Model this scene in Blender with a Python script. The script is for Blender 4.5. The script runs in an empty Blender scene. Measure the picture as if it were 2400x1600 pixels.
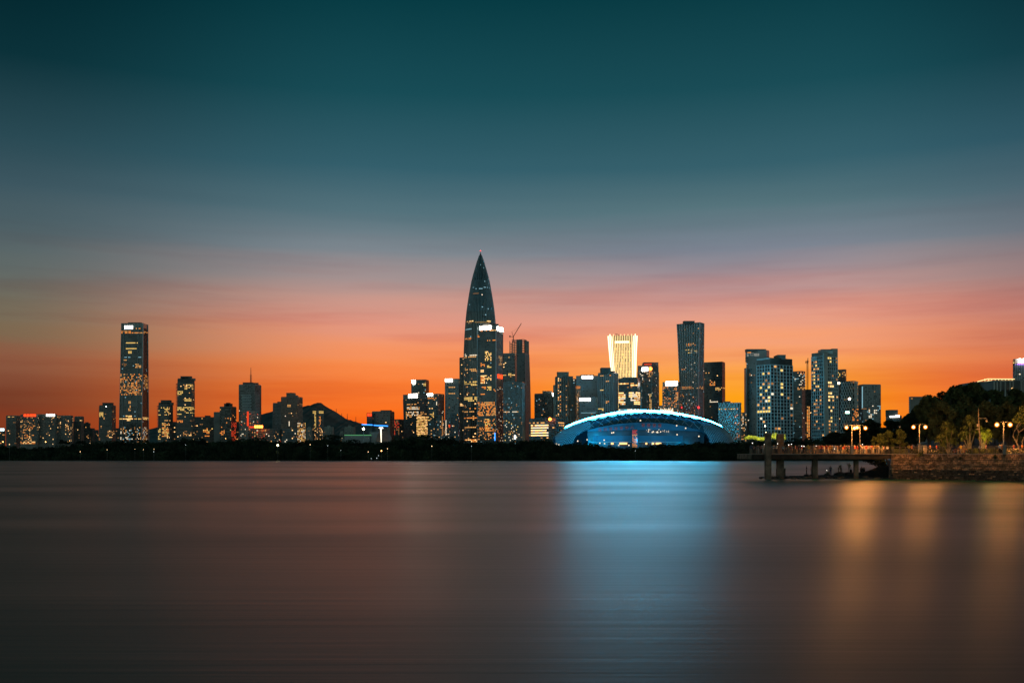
import bpy, bmesh, math, random
import numpy as np
from mathutils import Vector, Matrix
scene = bpy.context.scene
COL = scene.collection
R = math.radians
# ------------------------------------------------------------------ camera
F = 2333.333          # focal length in pixels of the 2400 px wide picture
HZ = 1067.0           # row of the horizon
CH = 4.5              # camera height above the water
cam = bpy.data.cameras.new("camera")
cam.sensor_width = 36.0
cam.lens = 35.0
cam.shift_y = (HZ - 800.0) / 2400.0
cam.clip_start = 0.5
cam.clip_end = 60000
camo = bpy.data.objects.new("camera", cam)
camo.location = (0, 0, CH)
camo.rotation_euler = (R(90), 0, 0)
COL.objects.link(camo)
scene.camera = camo
scene.view_settings.view_transform = 'Standard'
scene.view_settings.look = 'None'
scene.view_settings.exposure = 0
scene.view_settings.gamma = 1
scene.view_settings.use_curve_mapping = False
scene.render.engine = 'CYCLES'
scene.cycles.use_denoising = True
scene.cycles.max_bounces = 6
scene.cycles.diffuse_bounces = 2
scene.cycles.glossy_bounces = 3
scene.cycles.sample_clamp_indirect = 6
scene.cycles.sample_clamp_direct = 40
scene.cycles.use_light_tree = True

def srgb(r, g, b):
    def c(v):
        v /= 255.0
        return v / 12.92 if v <= 0.04045 else ((v + 0.055) / 1.055) ** 2.4
    return (c(r), c(g), c(b), 1.0)

# ------------------------------------------------------------------ dusk sky
world = bpy.data.worlds.new("World")
scene.world = world
world.use_nodes = True
nt = world.node_tree
nt.nodes.clear()
N = nt.nodes.new
L = nt.links.new
tc = N('ShaderNodeTexCoord')
sep = N('ShaderNodeSeparateXYZ'); L(tc.outputs['Generated'], sep.inputs[0])
def math_node(tree, op, a, b=None, clamp=False):
    n = tree.nodes.new('ShaderNodeMath'); n.operation = op; n.use_clamp = clamp
    for i, v in enumerate((a, b)):
        if v is None: continue
        if isinstance(v, (int, float)): n.inputs[i].default_value = v
        else: tree.links.new(v, n.inputs[i])
    return n.outputs[0]
# soft horizontal streaks of thin cloud bend the elevation a little
mp = N('ShaderNodeMapping'); mp.inputs['Scale'].default_value = (1.6, 1.6, 22)
L(tc.outputs['Generated'], mp.inputs['Vector'])
nz = N('ShaderNodeTexNoise'); nz.inputs['Scale'].default_value = 2.2; nz.inputs['Detail'].default_value = 3; nz.inputs['Roughness'].default_value = 0.45
L(mp.outputs[0], nz.inputs['Vector'])
streak = math_node(nt, 'MULTIPLY', math_node(nt, 'SUBTRACT', nz.outputs['Fac'], 0.5), 0.045)
near = math_node(nt, 'SUBTRACT', 1.0, math_node(nt, 'MULTIPLY', sep.outputs['Z'], 3.0), True)
elev = math_node(nt, 'MULTIPLY', math_node(nt, 'ADD', sep.outputs['Z'], math_node(nt, 'MULTIPLY', streak, near)), 2.0)
def ramp(stops):
    r = N('ShaderNodeValToRGB'); e = r.color_ramp.elements
    while len(e) > 1: e.remove(e[0])
    first = True
    for z, c in stops:
        p = min(1.0, z * 2.0)
        if first: e[0].position = p; k = e[0]; first = False
        else: k = e.new(p)
        k.color = srgb(*c)
    L(elev, r.inputs[0])
    return r.outputs[0]
SC = [(0.0,(240,84,8)),(.022,(252,100,14)),(.045,(252,112,30)),(.068,(250,124,50)),(.09,(250,142,80)),(.112,(243,150,106)),(.134,(227,152,130)),
      (.155,(200,152,140)),(.176,(165,146,145)),(.2,(126,136,144)),(.236,(84,114,124)),(.275,(52,95,108)),(.34,(24,76,86)),(.42,(6,58,66)),(.5,(3,44,56)),]
SY = [(0.0,(255,120,0)),(.03,(255,155,8)),(.05,(255,166,24)),(.075,(255,168,62)),(.095,(252,166,95)),(.112,(246,162,118)),(.134,(228,160,138)),
      (.155,(200,152,146)),(.176,(164,144,150)),(.2,(124,132,146)),(.236,(86,116,124)),(.275,(54,96,108)),(.34,(26,76,86)),(.42,(8,58,66)),(.5,(3,44,56)),]
SL = [(0.0,(135,56,26)),(.03,(128,58,34)),(.05,(120,64,42)),(.07,(130,76,54)),(.09,(140,90,66)),(.112,(124,104,80)),(.134,(114,110,94)),
      (.155,(102,108,102)),(.19,(84,100,104)),(.236,(60,86,96)),(.275,(42,74,84)),(.34,(11,49,57)),(.4,(2,37,44)),(.5,(2,34,42)),]
SR = [(0.0,(235,85,15)),(.03,(240,92,28)),(.06,(232,108,58)),(.09,(214,118,82)),(.112,(200,122,100)),(.134,(184,124,114)),
      (.155,(158,124,122)),(.18,(128,120,126)),(.2,(106,114,124)),(.236,(74,100,112)),(.275,(46,84,98)),(.34,(18,59,69)),(.4,(7,44,52)),(.5,(3,38,48)),]
SA = [(0.0,(140,154,146)),(.06,(142,158,152)),(.13,(136,156,152)),(.2,(118,144,144)),(.3,(80,114,118)),(.4,(38,78,84)),(.5,(4,46,52)),]
cC, cY, cL, cR, cA = ramp(SC), ramp(SY), ramp(SL), ramp(SR), ramp(SA)
az = math_node(nt, 'MULTIPLY', math_node(nt, 'ARCTAN2', sep.outputs['X'], sep.outputs['Y']), 57.29578)
def smooth(v, a, b):
    n = N('ShaderNodeMapRange'); n.interpolation_type = 'SMOOTHSTEP'
    L(v, n.inputs[0]); n.inputs[1].default_value = a; n.inputs[2].default_value = b
    return n.outputs[0]
def mixc(f, a, b):
    n = N('ShaderNodeMix'); n.data_type = 'RGBA'
    L(f, n.inputs[0]); L(a, n.inputs[6]); L(b, n.inputs[7])
    return n.outputs[2]
absaz = math_node(nt, 'ABSOLUTE', math_node(nt, 'SUBTRACT', az, 12.5))
yel = smooth(absaz, 17.0, 1.0)
yel = math_node(nt, 'MULTIPLY', yel, 0.9)
c = mixc(yel, cC, cY)
c = mixc(smooth(az, -7.0, -28.0), c, cL)
c = mixc(smooth(az, 17.0, 31.0), c, cR)
aa = math_node(nt, 'ABSOLUTE', math_node(nt, 'SUBTRACT', az, 5.0))
c = mixc(smooth(aa, 40.0, 95.0), c, cA)
# thin streaks of cloud, pinker and duller than the clear band they lie in
mp2 = N('ShaderNodeMapping'); mp2.inputs['Scale'].default_value = (1.1, 1.1, 17); mp2.inputs['Rotation'].default_value = (0, 0.035, 0); L(tc.outputs['Generated'], mp2.inputs['Vector'])
nz2 = N('ShaderNodeTexNoise'); nz2.inputs['Scale'].default_value = 2.6; nz2.inputs['Detail'].default_value = 6; nz2.inputs['Roughness'].default_value = 0.55; L(mp2.outputs[0], nz2.inputs['Vector'])
cl = smooth(nz2.outputs['Fac'], 0.42, 0.72)
band = math_node(nt, 'MULTIPLY', smooth(sep.outputs['Z'], 0.0, 0.05), smooth(sep.outputs['Z'], 0.27, 0.12))
tint = N('ShaderNodeMix'); tint.data_type = 'RGBA'; tint.blend_type = 'MULTIPLY'
L(math_node(nt, 'MULTIPLY', math_node(nt, 'MULTIPLY', cl, band), 0.75), tint.inputs[0]); L(c, tint.inputs[6]); tint.inputs[7].default_value = (0.86, 0.69, 0.70, 1)
c = tint.outputs[2]
bg = N('ShaderNodeBackground'); L(c, bg.inputs['Color']); bg.inputs['Strength'].default_value = 1.0
wo = N('ShaderNodeOutputWorld'); L(bg.outputs[0], wo.inputs['Surface'])
world.cycles.sampling_method = 'MANUAL'; world.cycles.sample_map_resolution = 512
# the sun has set behind the skyline: no sun lamp; lamps, signs and the lit arena give the rest of the light

# ------------------------------------------------------------------ helpers
def tag(o, label=None, cat=None, group=None, kind=None):
    if label: o['label'] = label
    if cat: o['category'] = cat
    if group: o['group'] = group
    if kind: o['kind'] = kind
    return o
def P(px, py, Y):
    return Vector(((px - 1200) / F * Y, Y, CH + (HZ - py) / F * Y))
def proj(p):
    return 1200 + F * p[0] / p[1], HZ - F * (p[2] - CH) / p[1]
def empty(name, loc=(0, 0, 0), parent=None):
    o = bpy.data.objects.new(name, None); o.location = loc; o.empty_display_size = 1
    COL.objects.link(o)
    if parent: o.parent = parent
    return o
class MB:
    def __init__(s): s.v = []; s.f = []; s.m = []
    def quad(s, a, b, c, d, m=0):
        i = len(s.v); s.v += [tuple(a), tuple(b), tuple(c), tuple(d)]; s.f.append((i, i+1, i+2, i+3)); s.m.append(m)
    def tri(s, a, b, c, m=0):
        i = len(s.v); s.v += [tuple(a), tuple(b), tuple(c)]; s.f.append((i, i+1, i+2)); s.m.append(m)
    def poly(s, pts, m=0):
        i = len(s.v); s.v += [tuple(p) for p in pts]; s.f.append(tuple(range(i, i+len(pts)))); s.m.append(m)
    def hexa(s, q, m=0):           # q: 4 bottom then 4 top, counter-clockwise
        i = len(s.v); s.v += [tuple(p) for p in q]
        for f in ((0,3,2,1),(4,5,6,7),(0,1,5,4),(1,2,6,5),(2,3,7,6),(3,0,4,7)):
            s.f.append(tuple(i+k for k in f)); s.m.append(m)
    def box(s, x0, x1, y0, y1, z0, z1, m=0):
        s.hexa([(x0,y0,z0),(x1,y0,z0),(x1,y1,z0),(x0,y1,z0),(x0,y0,z1),(x1,y0,z1),(x1,y1,z1),(x0,y1,z1)], m)
    def tube(s, pts, rad, n=6, m=0, caps=True):
        pts = [Vector(p) for p in pts]
        if not hasattr(rad, '__len__'): rad = [rad] * len(pts)
        rings = []
        for k, p in enumerate(pts):
            d = (pts[min(k+1, len(pts)-1)] - pts[max(k-1, 0)]).normalized()
            a = d.cross(Vector((0, 0, 1)))
            if a.length < 1e-3: a = Vector((1, 0, 0))
            a.normalize(); b = d.cross(a).normalized()
            i = len(s.v)
            for j in range(n):
                t = 2 * math.pi * j / n
                s.v.append(tuple(p + (a * math.cos(t) + b * math.sin(t)) * rad[k]))
            rings.append(i)
        for k in range(len(rings) - 1):
            for j in range(n):
                a0, a1 = rings[k] + j, rings[k] + (j+1) % n
                b0, b1 = rings[k+1] + j, rings[k+1] + (j+1) % n
                s.f.append((a0, a1, b1, b0)); s.m.append(m)
        if caps:
            s.f.append(tuple(rings[0] + j for j in range(n))); s.m.append(m)
            s.f.append(tuple(rings[-1] + j for j in reversed(range(n)))); s.m.append(m)
    def ball(s, c, r, nu=10, nv=6, m=0, sq=(1, 1, 1)):
        i = len(s.v)
        for a in range(nv + 1):
            th = math.pi * a / nv
            for b in range(nu):
                ph = 2 * math.pi * b / nu
                s.v.append((c[0] + r*sq[0]*math.sin(th)*math.cos(ph), c[1] + r*sq[1]*math.sin(th)*math.sin(ph), c[2] + r*sq[2]*math.cos(th)))
        for a in range(nv):
            for b in range(nu):
                s.f.append((i+a*nu+b, i+(a+1)*nu+b, i+(a+1)*nu+(b+1) % nu, i+a*nu+(b+1) % nu)); s.m.append(m)
    def mesh(s, name, mats, smooth=False):
        me = bpy.data.meshes.new(name)
        me.from_pydata(s.v, [], s.f)
        for mt in (mats if isinstance(mats, (list, tuple)) else [mats]): me.materials.append(mt)
        if any(s.m): me.polygons.foreach_set('material_index', s.m)
        if smooth: me.polygons.foreach_set('use_smooth', [True] * len(s.f))
        me.update()
        return me
    def build(s, name, mats, parent=None, kind=None, smooth=False):
        o = bpy.data.objects.new(name, s.mesh(name, mats, smooth))
        COL.objects.link(o)
        if parent is not None:
            o.parent = parent; r = parent      # vertices are given in world space: store them relative to the thing
            while r.parent: r = r.parent
            o.data.transform(Matrix.Translation(-r.location))
        if kind: o['kind'] = kind
        return o
# ------------------------------------------------------------------ materials
def material(name, col, rough=0.6, metal=0.0, noise=0.0, nscale=0.3, bump=0.0, bscale=None, stretch=(1,1,1), spec=0.5, col2=None, trans=0.0):
    m = bpy.data.materials.new(name); m.use_nodes = True
    t = m.node_tree; b = t.nodes['Principled BSDF']
    b.inputs['Roughness'].default_value = rough
    b.inputs['Metallic'].default_value = metal
    b.inputs['Specular IOR Level'].default_value = spec
    col = tuple(col[:3]) + (1,)
    b.inputs['Base Color'].default_value = col
    if noise or bump:
        g = t.nodes.new('ShaderNodeTexCoord'); mm = t.nodes.new('ShaderNodeMapping'); mm.inputs['Scale'].default_value = stretch
        t.links.new(g.outputs['Object'], mm.inputs[0])
    if noise:
        n = t.nodes.new('ShaderNodeTexNoise'); n.inputs['Scale'].default_value = nscale; n.inputs['Detail'].default_value = 5
        t.links.new(mm.outputs[0], n.inputs['Vector'])
        r = t.nodes.new('ShaderNodeValToRGB')
        lo = tuple(max(0, x * (1 - noise)) for x in col[:3]) + (1,)
        hi = tuple(min(1, x * (1 + noise)) for x in (col2 or col)[:3]) + (1,)
        r.color_ramp.elements[0].position = 0.35; r.color_ramp.elements[0].color = lo
        r.color_ramp.elements[1].position = 0.65; r.color_ramp.elements[1].color = hi
        t.links.new(n.outputs['Fac'], r.inputs[0]); t.links.new(r.outputs[0], b.inputs['Base Color'])
    if bump:
        n2 = t.nodes.new('ShaderNodeTexNoise'); n2.inputs['Scale'].default_value = bscale or nscale * 4; n2.inputs['Detail'].default_value = 4
        t.links.new(mm.outputs[0], n2.inputs['Vector'])
        bp = t.nodes.new('ShaderNodeBump'); bp.inputs['Strength'].default_value = bump; bp.inputs['Distance'].default_value = 0.1
        t.links.new(n2.outputs['Fac'], bp.inputs['Height']); t.links.new(bp.outputs[0], b.inputs['Normal'])
    return m
def emitter(name, col, strength, sample=True):
    m = bpy.data.materials.new(name); m.use_nodes = True
    t = m.node_tree; t.nodes.clear()
    e = t.nodes.new('ShaderNodeEmission'); e.inputs[0].default_value = tuple(col[:3]) + (1,); e.inputs[1].default_value = strength
    o = t.nodes.new('ShaderNodeOutputMaterial'); t.links.new(e.outputs[0], o.inputs[0])
    m.cycles.emission_sampling = 'AUTO' if sample else 'NONE'
    return m
def foliage_mat(name, a, b, scale=0.5):
    m = material(name, a, rough=0.75, noise=0.35, nscale=scale, col2=b, spec=0.2)
    return m
M = {}
M['glass'] = material('dark_curtain_glass', (0.15,0.19,0.19), rough=0.22, metal=0.55, noise=0.25, nscale=0.05)
M['glass_blue'] = material('blue_grey_glass', (0.20,0.25,0.27), rough=0.25, metal=0.6, noise=0.2, nscale=0.04)
M['glass_deep'] = material('deep_green_glass', (0.10,0.15,0.155), rough=0.2, metal=0.5, noise=0.3, nscale=0.06)
M['glass_grey'] = material('grey_glass', (0.27,0.30,0.29), rough=0.32, metal=0.45, noise=0.18, nscale=0.05)
M['glass_brown'] = material('brown_stone_glass', (0.26,0.20,0.17), rough=0.4, metal=0.2, noise=0.25, nscale=0.05)
M['conc'] = material('tower_concrete', (0.36,0.34,0.30), rough=0.85, noise=0.2, nscale=0.08)
M['conc_lt'] = material('pale_tower_concrete', (0.55,0.54,0.48), rough=0.85, noise=0.15, nscale=0.08)
M['conc_dk'] = material('dark_tower_concrete', (0.18,0.18,0.17), rough=0.85, noise=0.25, nscale=0.08)
M['conc_warm'] = material('warm_tower_render', (0.40,0.27,0.20), rough=0.85, noise=0.2, nscale=0.08)
M['white_frame'] = material('white_facade_frame', (0.80,0.88,0.86), rough=0.6, noise=0.1, nscale=0.1)
M['fin'] = material('pale_metal_fin', (0.55,0.60,0.60), rough=0.5, metal=0.2)
M['fin_dk'] = material('dark_metal_fin', (0.09,0.10,0.10), rough=0.4, metal=0.4)
M['steel'] = material('crane_steel', (0.25,0.10,0.06), rough=0.6)
M['pole'] = material('galvanised_pole', (0.30,0.29,0.27), rough=0.45, metal=0.5, noise=0.15, nscale=2)
WIN = ['pane', 'pane2', 'warm_lo', 'warm', 'warm_hi', 'orange', 'white', 'cool', 'yellow', 'red']
M['pane'] = material('dark_window_pane', (0.035,0.05,0.055), rough=0.08, metal=0.3)
M['pane2'] = material('grey_window_pane', (0.09,0.11,0.115), rough=0.2, metal=0.4)
M['warm_lo'] = emitter('dim_warm_window', (1.0,0.42,0.13), 0.38, False)
M['warm'] = emitter('warm_window', (1.0,0.46,0.13), 1.0, False)
M['warm_hi'] = emitter('bright_warm_window', (1.0,0.55,0.20), 2.2, False)
M['orange'] = emitter('orange_window', (1.0,0.30,0.05), 1.3, False)
M['white'] = emitter('white_window', (1.0,0.82,0.58), 1.3, False)
M['cool'] = emitter('cool_window', (0.45,0.85,1.0), 0.55, False)
M['yellow'] = emitter('yellow_window', (1.0,0.62,0.16), 1.3, False)
M['red'] = emitter('red_window', (1.0,0.07,0.02), 0.9, False)
WM = [M[k] for k in WIN]
M['sign_white'] = emitter('white_sign_light', (1.0,0.95,0.88), 5, False)
M['sign_cool'] = emitter('cool_sign_light', (0.75,0.95,1.0), 5, False)
M['sign_hot'] = emitter('glaring_white_sign_light', (1.0,0.88,0.74), 16)
M['sign_red'] = emitter('red_sign_light', (1.0,0.05,0.01), 2.6, False)
M['sign_pink'] = emitter('pink_sign_light', (1.0,0.5,0.42), 3, False)
M['sign_orange'] = emitter('orange_red_sign_light', (1.0,0.18,0.02), 12, False)
M['sign_dim'] = emitter('dim_sign_light', (0.62,0.60,0.52), 0.45, False)
M['led_blue'] = emitter('blue_led_light', (0.03,0.25,1.0), 3, False)
M['led_gold'] = emitter('gold_led_light', (1.0,0.72,0.30), 1.7, False)
M['beacon'] = emitter('red_beacon_light', (1.0,0.02,0.02), 6, False)
# ------------------------------------------------------------------ water
def water_material():
    m = bpy.data.materials.new('bay_water'); m.use_nodes = True
    t = m.node_tree; b = t.nodes['Principled BSDF']
    b.inputs['Base Color'].default_value = (0.002, 0.080, 0.058, 1)
    b.inputs['IOR'].default_value = 1.11
    g = t.nodes.new('ShaderNodeTexCoord')
    # the wavelets slope more from side to side than towards the camera
    b.inputs['Anisotropic'].default_value = 0.7
    tg = t.nodes.new('ShaderNodeCombineXYZ'); tg.inputs[0].default_value = 1.0; t.links.new(tg.outputs[0], b.inputs['Tangent'])
    def streaks(sx, sy, scale, det):
        mm = t.nodes.new('ShaderNodeMapping'); mm.inputs['Scale'].default_value = (sx, sy, 1)
        t.links.new(g.outputs['Object'], mm.inputs[0])
        n = t.nodes.new('ShaderNodeTexNoise'); n.inputs['Scale'].default_value = scale; n.inputs['Detail'].default_value = det; n.inputs['Roughness'].default_value = 0.55
        t.links.new(mm.outputs[0], n.inputs['Vector']); return n.outputs['Fac']
    big = streaks(0.011, 0.034, 1.0, 2.5)      # wide calm and ruffled bands
    fine = streaks(0.05, 1.6, 1.0, 4)        # fine ripple lines
    rr = t.nodes.new('ShaderNodeMapRange'); rr.inputs[1].default_value = 0.28; rr.inputs[2].default_value = 0.72; rr.interpolation_type = 'SMOOTHSTEP'
    rr.inputs[3].default_value = WR0; rr.inputs[4].default_value = WR1
    t.links.new(big, rr.inputs[0])
    f2 = math_node(t, 'MULTIPLY', math_node(t, 'SUBTRACT', fine, 0.5), 0.07)
    t.links.new(math_node(t, 'ADD', rr.outputs[0], f2), b.inputs['Roughness'])
    bp = t.nodes.new('ShaderNodeBump'); bp.inputs['Strength'].default_value = 0.22; bp.inputs['Distance'].default_value = 0.06
    t.links.new(fine, bp.inputs['Height'])
    bp2 = t.nodes.new('ShaderNodeBump'); bp2.inputs['Strength'].default_value = 0.15; bp2.inputs['Distance'].default_value = 0.4
    t.links.new(big, bp2.inputs['Height']); t.links.new(bp.outputs[0], bp2.inputs['Normal'])
    t.links.new(bp2.outputs[0], b.inputs['Normal'])
    return m
WR0, WR1 = 0.32, 0.425
m = MB(); m.quad((-5500,-300,0),(5500,-300,0),(5500,6500,0),(-5500,6500,0))
tag(m.build('water', water_material()), kind='structure')
# ------------------------------------------------------------------ towers
GZ = 3.0             # level of the city ground
RX = random.Random(7)
class Face:
    """surface patch: f(u, v) -> (point, outward normal)"""
    def __init__(s, fn): s.f = fn
def bar(mb, fc, u0, u1, v0, v1, p, m=0, nu=1, nv=1, back=0.06):
    for i in range(nu):
        for j in range(nv):
            a, b = u0 + (u1-u0)*i/nu, u0 + (u1-u0)*(i+1)/nu
            c, d = v0 + (v1-v0)*j/nv, v0 + (v1-v0)*(j+1)/nv
            q = [fc.f(a, c), fc.f(b, c), fc.f(a, d), fc.f(b, d)]
            fr = [x[0] + x[1]*p for x in q]; bk = [x[0] - x[1]*back for x in q]
            mb.hexa([fr[0], fr[1], bk[1], bk[0], fr[2], fr[3], bk[3], bk[2]], m)
def pane(mb, fc, u0, u1, v0, v1, off, m):
    q = [fc.f(u0, v0), fc.f(u1, v0), fc.f(u1, v1), fc.f(u0, v1)]
    mb.quad(*[x[0] + x[1]*off for x in q], m)
def choose(rules, px, py, rnd):
    for r in rules:
        if r[0] <= px <= r[2] and r[1] <= py <= r[3]:
            if rnd.random() < r[4]:
                mm = r[5]
                if isinstance(mm, (list, tuple)): mm = rnd.choice(mm)
                return mm
            if len(r) > 6: return None
    return None
def panes(mb, fc, cols, rows, v0, v1, rules, rnd, wu=0.7, wv=0.55, off=0.12, dark=0.0, u0=0.0, u1=1.0):
    for j in range(rows):
        for i in range(cols):
            uc = u0 + (u1-u0)*(i+0.5)/cols; vc = v0 + (v1-v0)*(j+0.5)/rows
            p, n = fc.f(uc, vc); px, py = proj(p)
            k = choose(rules, px, py, rnd)
            if k is None:
                if dark and rnd.random() < dark: k = rnd.choice(('pane', 'pane', 'pane2'))
                else: continue
            du = (u1-u0)/cols*wu/2; dv = (v1-v0)/rows*wv/2
            pane(mb, fc, uc-du, uc+du, vc-dv, vc+dv, off, WIN.index(k))
class Tower:
    def __init__(s, name, label, st, Y, ratio=1.0, mat='glass', group=None, cat='building', shaftname='shaft'):
        s.Y = Y; s.st = sorted(st, key=lambda r: r[0]); s.ytop = s.st[0][0]
        s.rnd = random.Random(hash(label) % 1 + len(label) * 31 + int(st[0][1]))
        base = s.st[-1]
        yb = HZ + (CH - GZ) * F / Y
        s.st[-1] = (yb,) + tuple(base[1:])
        def T(px): return (px - 1200) / F
        xl, xs, xr = base[1:4]
        if abs(xs - xr) < 0.01:            # seen square on
            t = T((xl+xs)/2); s.ra = Vector((1, -t, 0)).normalized() * -1; s.rc = Vector((t, 1, 0)).normalized(); s.single = True
        elif abs(xs - xl) < 0.01:
            t = T((xr+xs)/2); s.rc = Vector((1, -t, 0)).normalized(); s.ra = Vector((t, 1, 0)).normalized(); s.single = True
        else:
            s.single = False; best = None
            for k in range(10, 890):
                a = R(k / 10)
                w = s._w(a, base)
                if w is None: continue
                e = abs(w[1] / w[0] - ratio)
                if best is None or e < best[0]: best = (e, a)
            a = best[1]
            s.ra = Vector((-math.cos(a), math.sin(a), 0)); s.rc = Vector((math.sin(a), math.cos(a), 0))
        s.ratio = ratio
        s.hA = None
        s.stations = []
        for (y, xl, xs, xr) in s.st:
            z = CH + (HZ - y) / F * Y
            B = Vector((T(xs) * Y, Y, z))
            A = s._hit(B, s.ra, T(xl)); C = s._hit(B, s.rc, T(xr))
            if s.single:
                if abs(xs - xr) < 0.01: C = B + s.rc * (A - B).length * ratio
                else: A = B + s.ra * (C - B).length * ratio
            s.stations.append((z, A, B, C, A + C - B))
        s.stations.sort(key=lambda q: q[0])
        s.z0, s.z1 = s.stations[0][0], s.stations[-1][0]
        c = (s.stations[0][1] + s.stations[0][3]) / 2
        s.o = empty(name, (c.x, c.y, GZ)); tag(s.o, label, cat, group)
        mb = MB()
        for k in range(len(s.stations) - 1):
            a, b = s.stations[k], s.stations[k+1]
            for i, j in ((1, 2), (2, 3), (3, 4), (4, 1)):
                mb.quad(a[i], a[j], b[j], b[i])
        tp = s.stations[-1]; mb.quad(tp[1], tp[2], tp[3], tp[4])
        mb.build(shaftname, M[mat], s.o)
        s.L = Face(lambda u, v: s._pt(1, 2, u, v)); s.Rf = Face(lambda u, v: s._pt(2, 3, u, v))
        s.curved = len(s.stations) > 2
    def _hit(s, B, d, t):
        # X = t*Y along B + w d
        den = d.x - t * d.y
        if abs(den) < 1e-6: return B + d * 10
        w = (t * B.y - B.x) / den
        return B + d * w
    def _w(s, a, base):
        def T(px): return (px - 1200) / F
        Y = s.Y; xl, xs, xr = base[1:4]; Bx = T(xs) * Y; ta, tcx = T(xl), T(xr)
        d1 = math.cos(a) + ta * math.sin(a); d2 = math.sin(a) - tcx * math.cos(a)
        if d1 < 0.02 or d2 < 0.02: return None
        w1 = (Bx - ta * Y) / d1; w2 = (tcx * Y - Bx) / d2
        if w1 <= 0 or w2 <= 0: return None
        return w1, w2
    def _pt(s, i, j, u, v):
        z = s.z0 + (s.z1 - s.z0) * v
        st = s.stations
        k = 0
        while k < len(st) - 2 and z > st[k+1][0]: k += 1
        t = (z - st[k][0]) / max(1e-6, st[k+1][0] - st[k][0])
        a = st[k][i].lerp(st[k+1][i], t); b = st[k][j].lerp(st[k+1][j], t)
        d = (b - a).normalized(); n = d.cross(Vector((0, 0, 1))).normalized()
        return a.lerp(b, u), n
    def vy(s, y):           # picture row -> v
        z = CH + (HZ - y) / F * s.Y
        return (z - s.z0) / (s.z1 - s.z0)
    def faces(s):
        st = s.st[0]
        out = []
        if abs(st[2] - st[1]) > 0.5: out.append(s.L)
        if abs(st[3] - st[2]) > 0.5: out.append(s.Rf)
        return out
    def grid(s, cpx, rpx, y0=None, y1=1040, band=(0.25, 0.35, 'fin_dk'), mull=(0.2, 0.4, 'fin_dk'), rules=(), wu=0.7, wv=0.55, dark=0.3, only=None, names=('floor_bands', 'mullions', 'windows'), ucut=None):
        """floor bands, vertical mullions and window panes between picture rows y0..y1"""
        y0 = s.ytop + 2 if y0 is None else y0
        v1, v0 = s.vy(y0), max(0.0, s.vy(y1))
        nr = max(1, round((y1 - y0) / rpx))
        mb1, mb2, mb3 = MB(), MB(), MB()
        nv = 8 if s.curved else 1
        for fc in (only or s.faces()):
            a = proj(fc.f(0, (v0+v1)/2)[0])[0]; b = proj(fc.f(1, (v0+v1)/2)[0])[0]
            wtrue = (fc.f(1, v0)[0] - fc.f(0, v0)[0]).length * F / s.Y
            nc = max(1, round(wtrue / cpx)) if b - a > 0.3 * wtrue else max(1, round(wtrue / cpx / 1.5))
            ua, ub = ucut or (0.0, 1.0)
            nc = max(1, round(nc * (ub - ua)))
            if band:
                for j in range(nr + 1):
                    vc = v0 + (v1-v0)*j/nr; h = (v1-v0)/nr*band[0]/2
                    bar(mb1, fc, ua, ub, vc-h, vc+h, band[1])
            if mull:
                for i in range(nc + 1):
                    uc = ua + (ub-ua)*i/nc; h = (ub-ua)/nc*mull[0]/2
                    bar(mb2, fc, uc-h, uc+h, v0, v1, mull[1], nv=nv)
            panes(mb3, fc, nc, nr, v0, v1, rules, s.rnd, wu, wv, 0.15, dark, ua, ub)
        if mb1.f: mb1.build(names[0], M[band[2]], s.o, 'stuff')
        if mb2.f: mb2.build(names[1], M[mull[2]], s.o, 'stuff')
        if mb3.f: mb3.build(names[2], WM, s.o, 'stuff')
        return s
    def roof(s, x0, x1, ytop, ybot=None, mat='conc_dk', name='roof_box', dep=0.5, back=0.25):
        ybot = s.ytop + 1 if ybot is None else ybot
        st = s.stations[-1]; B = st[2]
        Yc = s.Y + max(4, back * (st[4].y - B.y))
        a = P(x0, ytop, Yc); b = P(x1, ytop, Yc)
        d = max(3.0, dep * (st[4].y - B.y))
        mb = MB(); zb = CH + (HZ - ybot) / F * Yc - 2
        mb.box(a.x, b.x, Yc, Yc + d, zb, a.z)
        mb.box(a.x - .4, b.x + .4, Yc - .4, Yc + d + .4, a.z, a.z + 0.5)
        mb.build(name, M[mat], s.o); return s
    def sign(s, x0, x1, y0, y1, mat, n=4, face=None, solid=0.0, off=0.9, name='sign'):
        """a row of n lit characters; solid>0 thickens the strokes"""
        fc = face or s.faces()[0]
        ua, ub = s.ux(fc, x0), s.ux(fc, x1); va, vb = s.vy(y1), s.vy(y0)
        mb = MB(); rnd = random.Random(int(x0*7+y0))
        for k in range(n):
            a = ua + (ub-ua)*(k+0.08)/n; b = ua + (ub-ua)*(k+0.92)/n
            th = 0.16 + solid
            for q in range(3):
                vc = va + (vb-va)*(0.12 + 0.38*q); h = (vb-va)*th*0.5
                e = rnd.uniform(0, 0.2)
                bar(mb, fc, a + (b-a)*e, b - (b-a)*rnd.uniform(0, 0.2), vc-h, min(vb, vc+h), off)
            for q in range(2):
                uc = a + (b-a)*(0.22 + 0.5*q + rnd.uniform(-.08, .08)); h = (b-a)*th*0.5
                bar(mb, fc, uc-h, uc+h, va, vb, off+0.15)
        mb.build(name, M[mat], s.o); return s
    def ux(s, fc, px):
        lo, hi = -0.5, 1.5
        vv = 0.9
        for _ in range(30):
            m = (lo+hi)/2
            if proj(fc.f(m, vv)[0])[0] < px: lo = m
            else: hi = m
        return (lo+hi)/2
    def strip(s, x0, x1, y0, y1, mat, face=None, off=0.5, name='light_strip'):
        fc = face or s.faces()[0]; mb = MB()
        bar(mb, fc, s.ux(fc, x0), s.ux(fc, x1), s.vy(y1), s.vy(y0), off)
        mb.build(name, M[mat], s.o); return s
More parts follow.
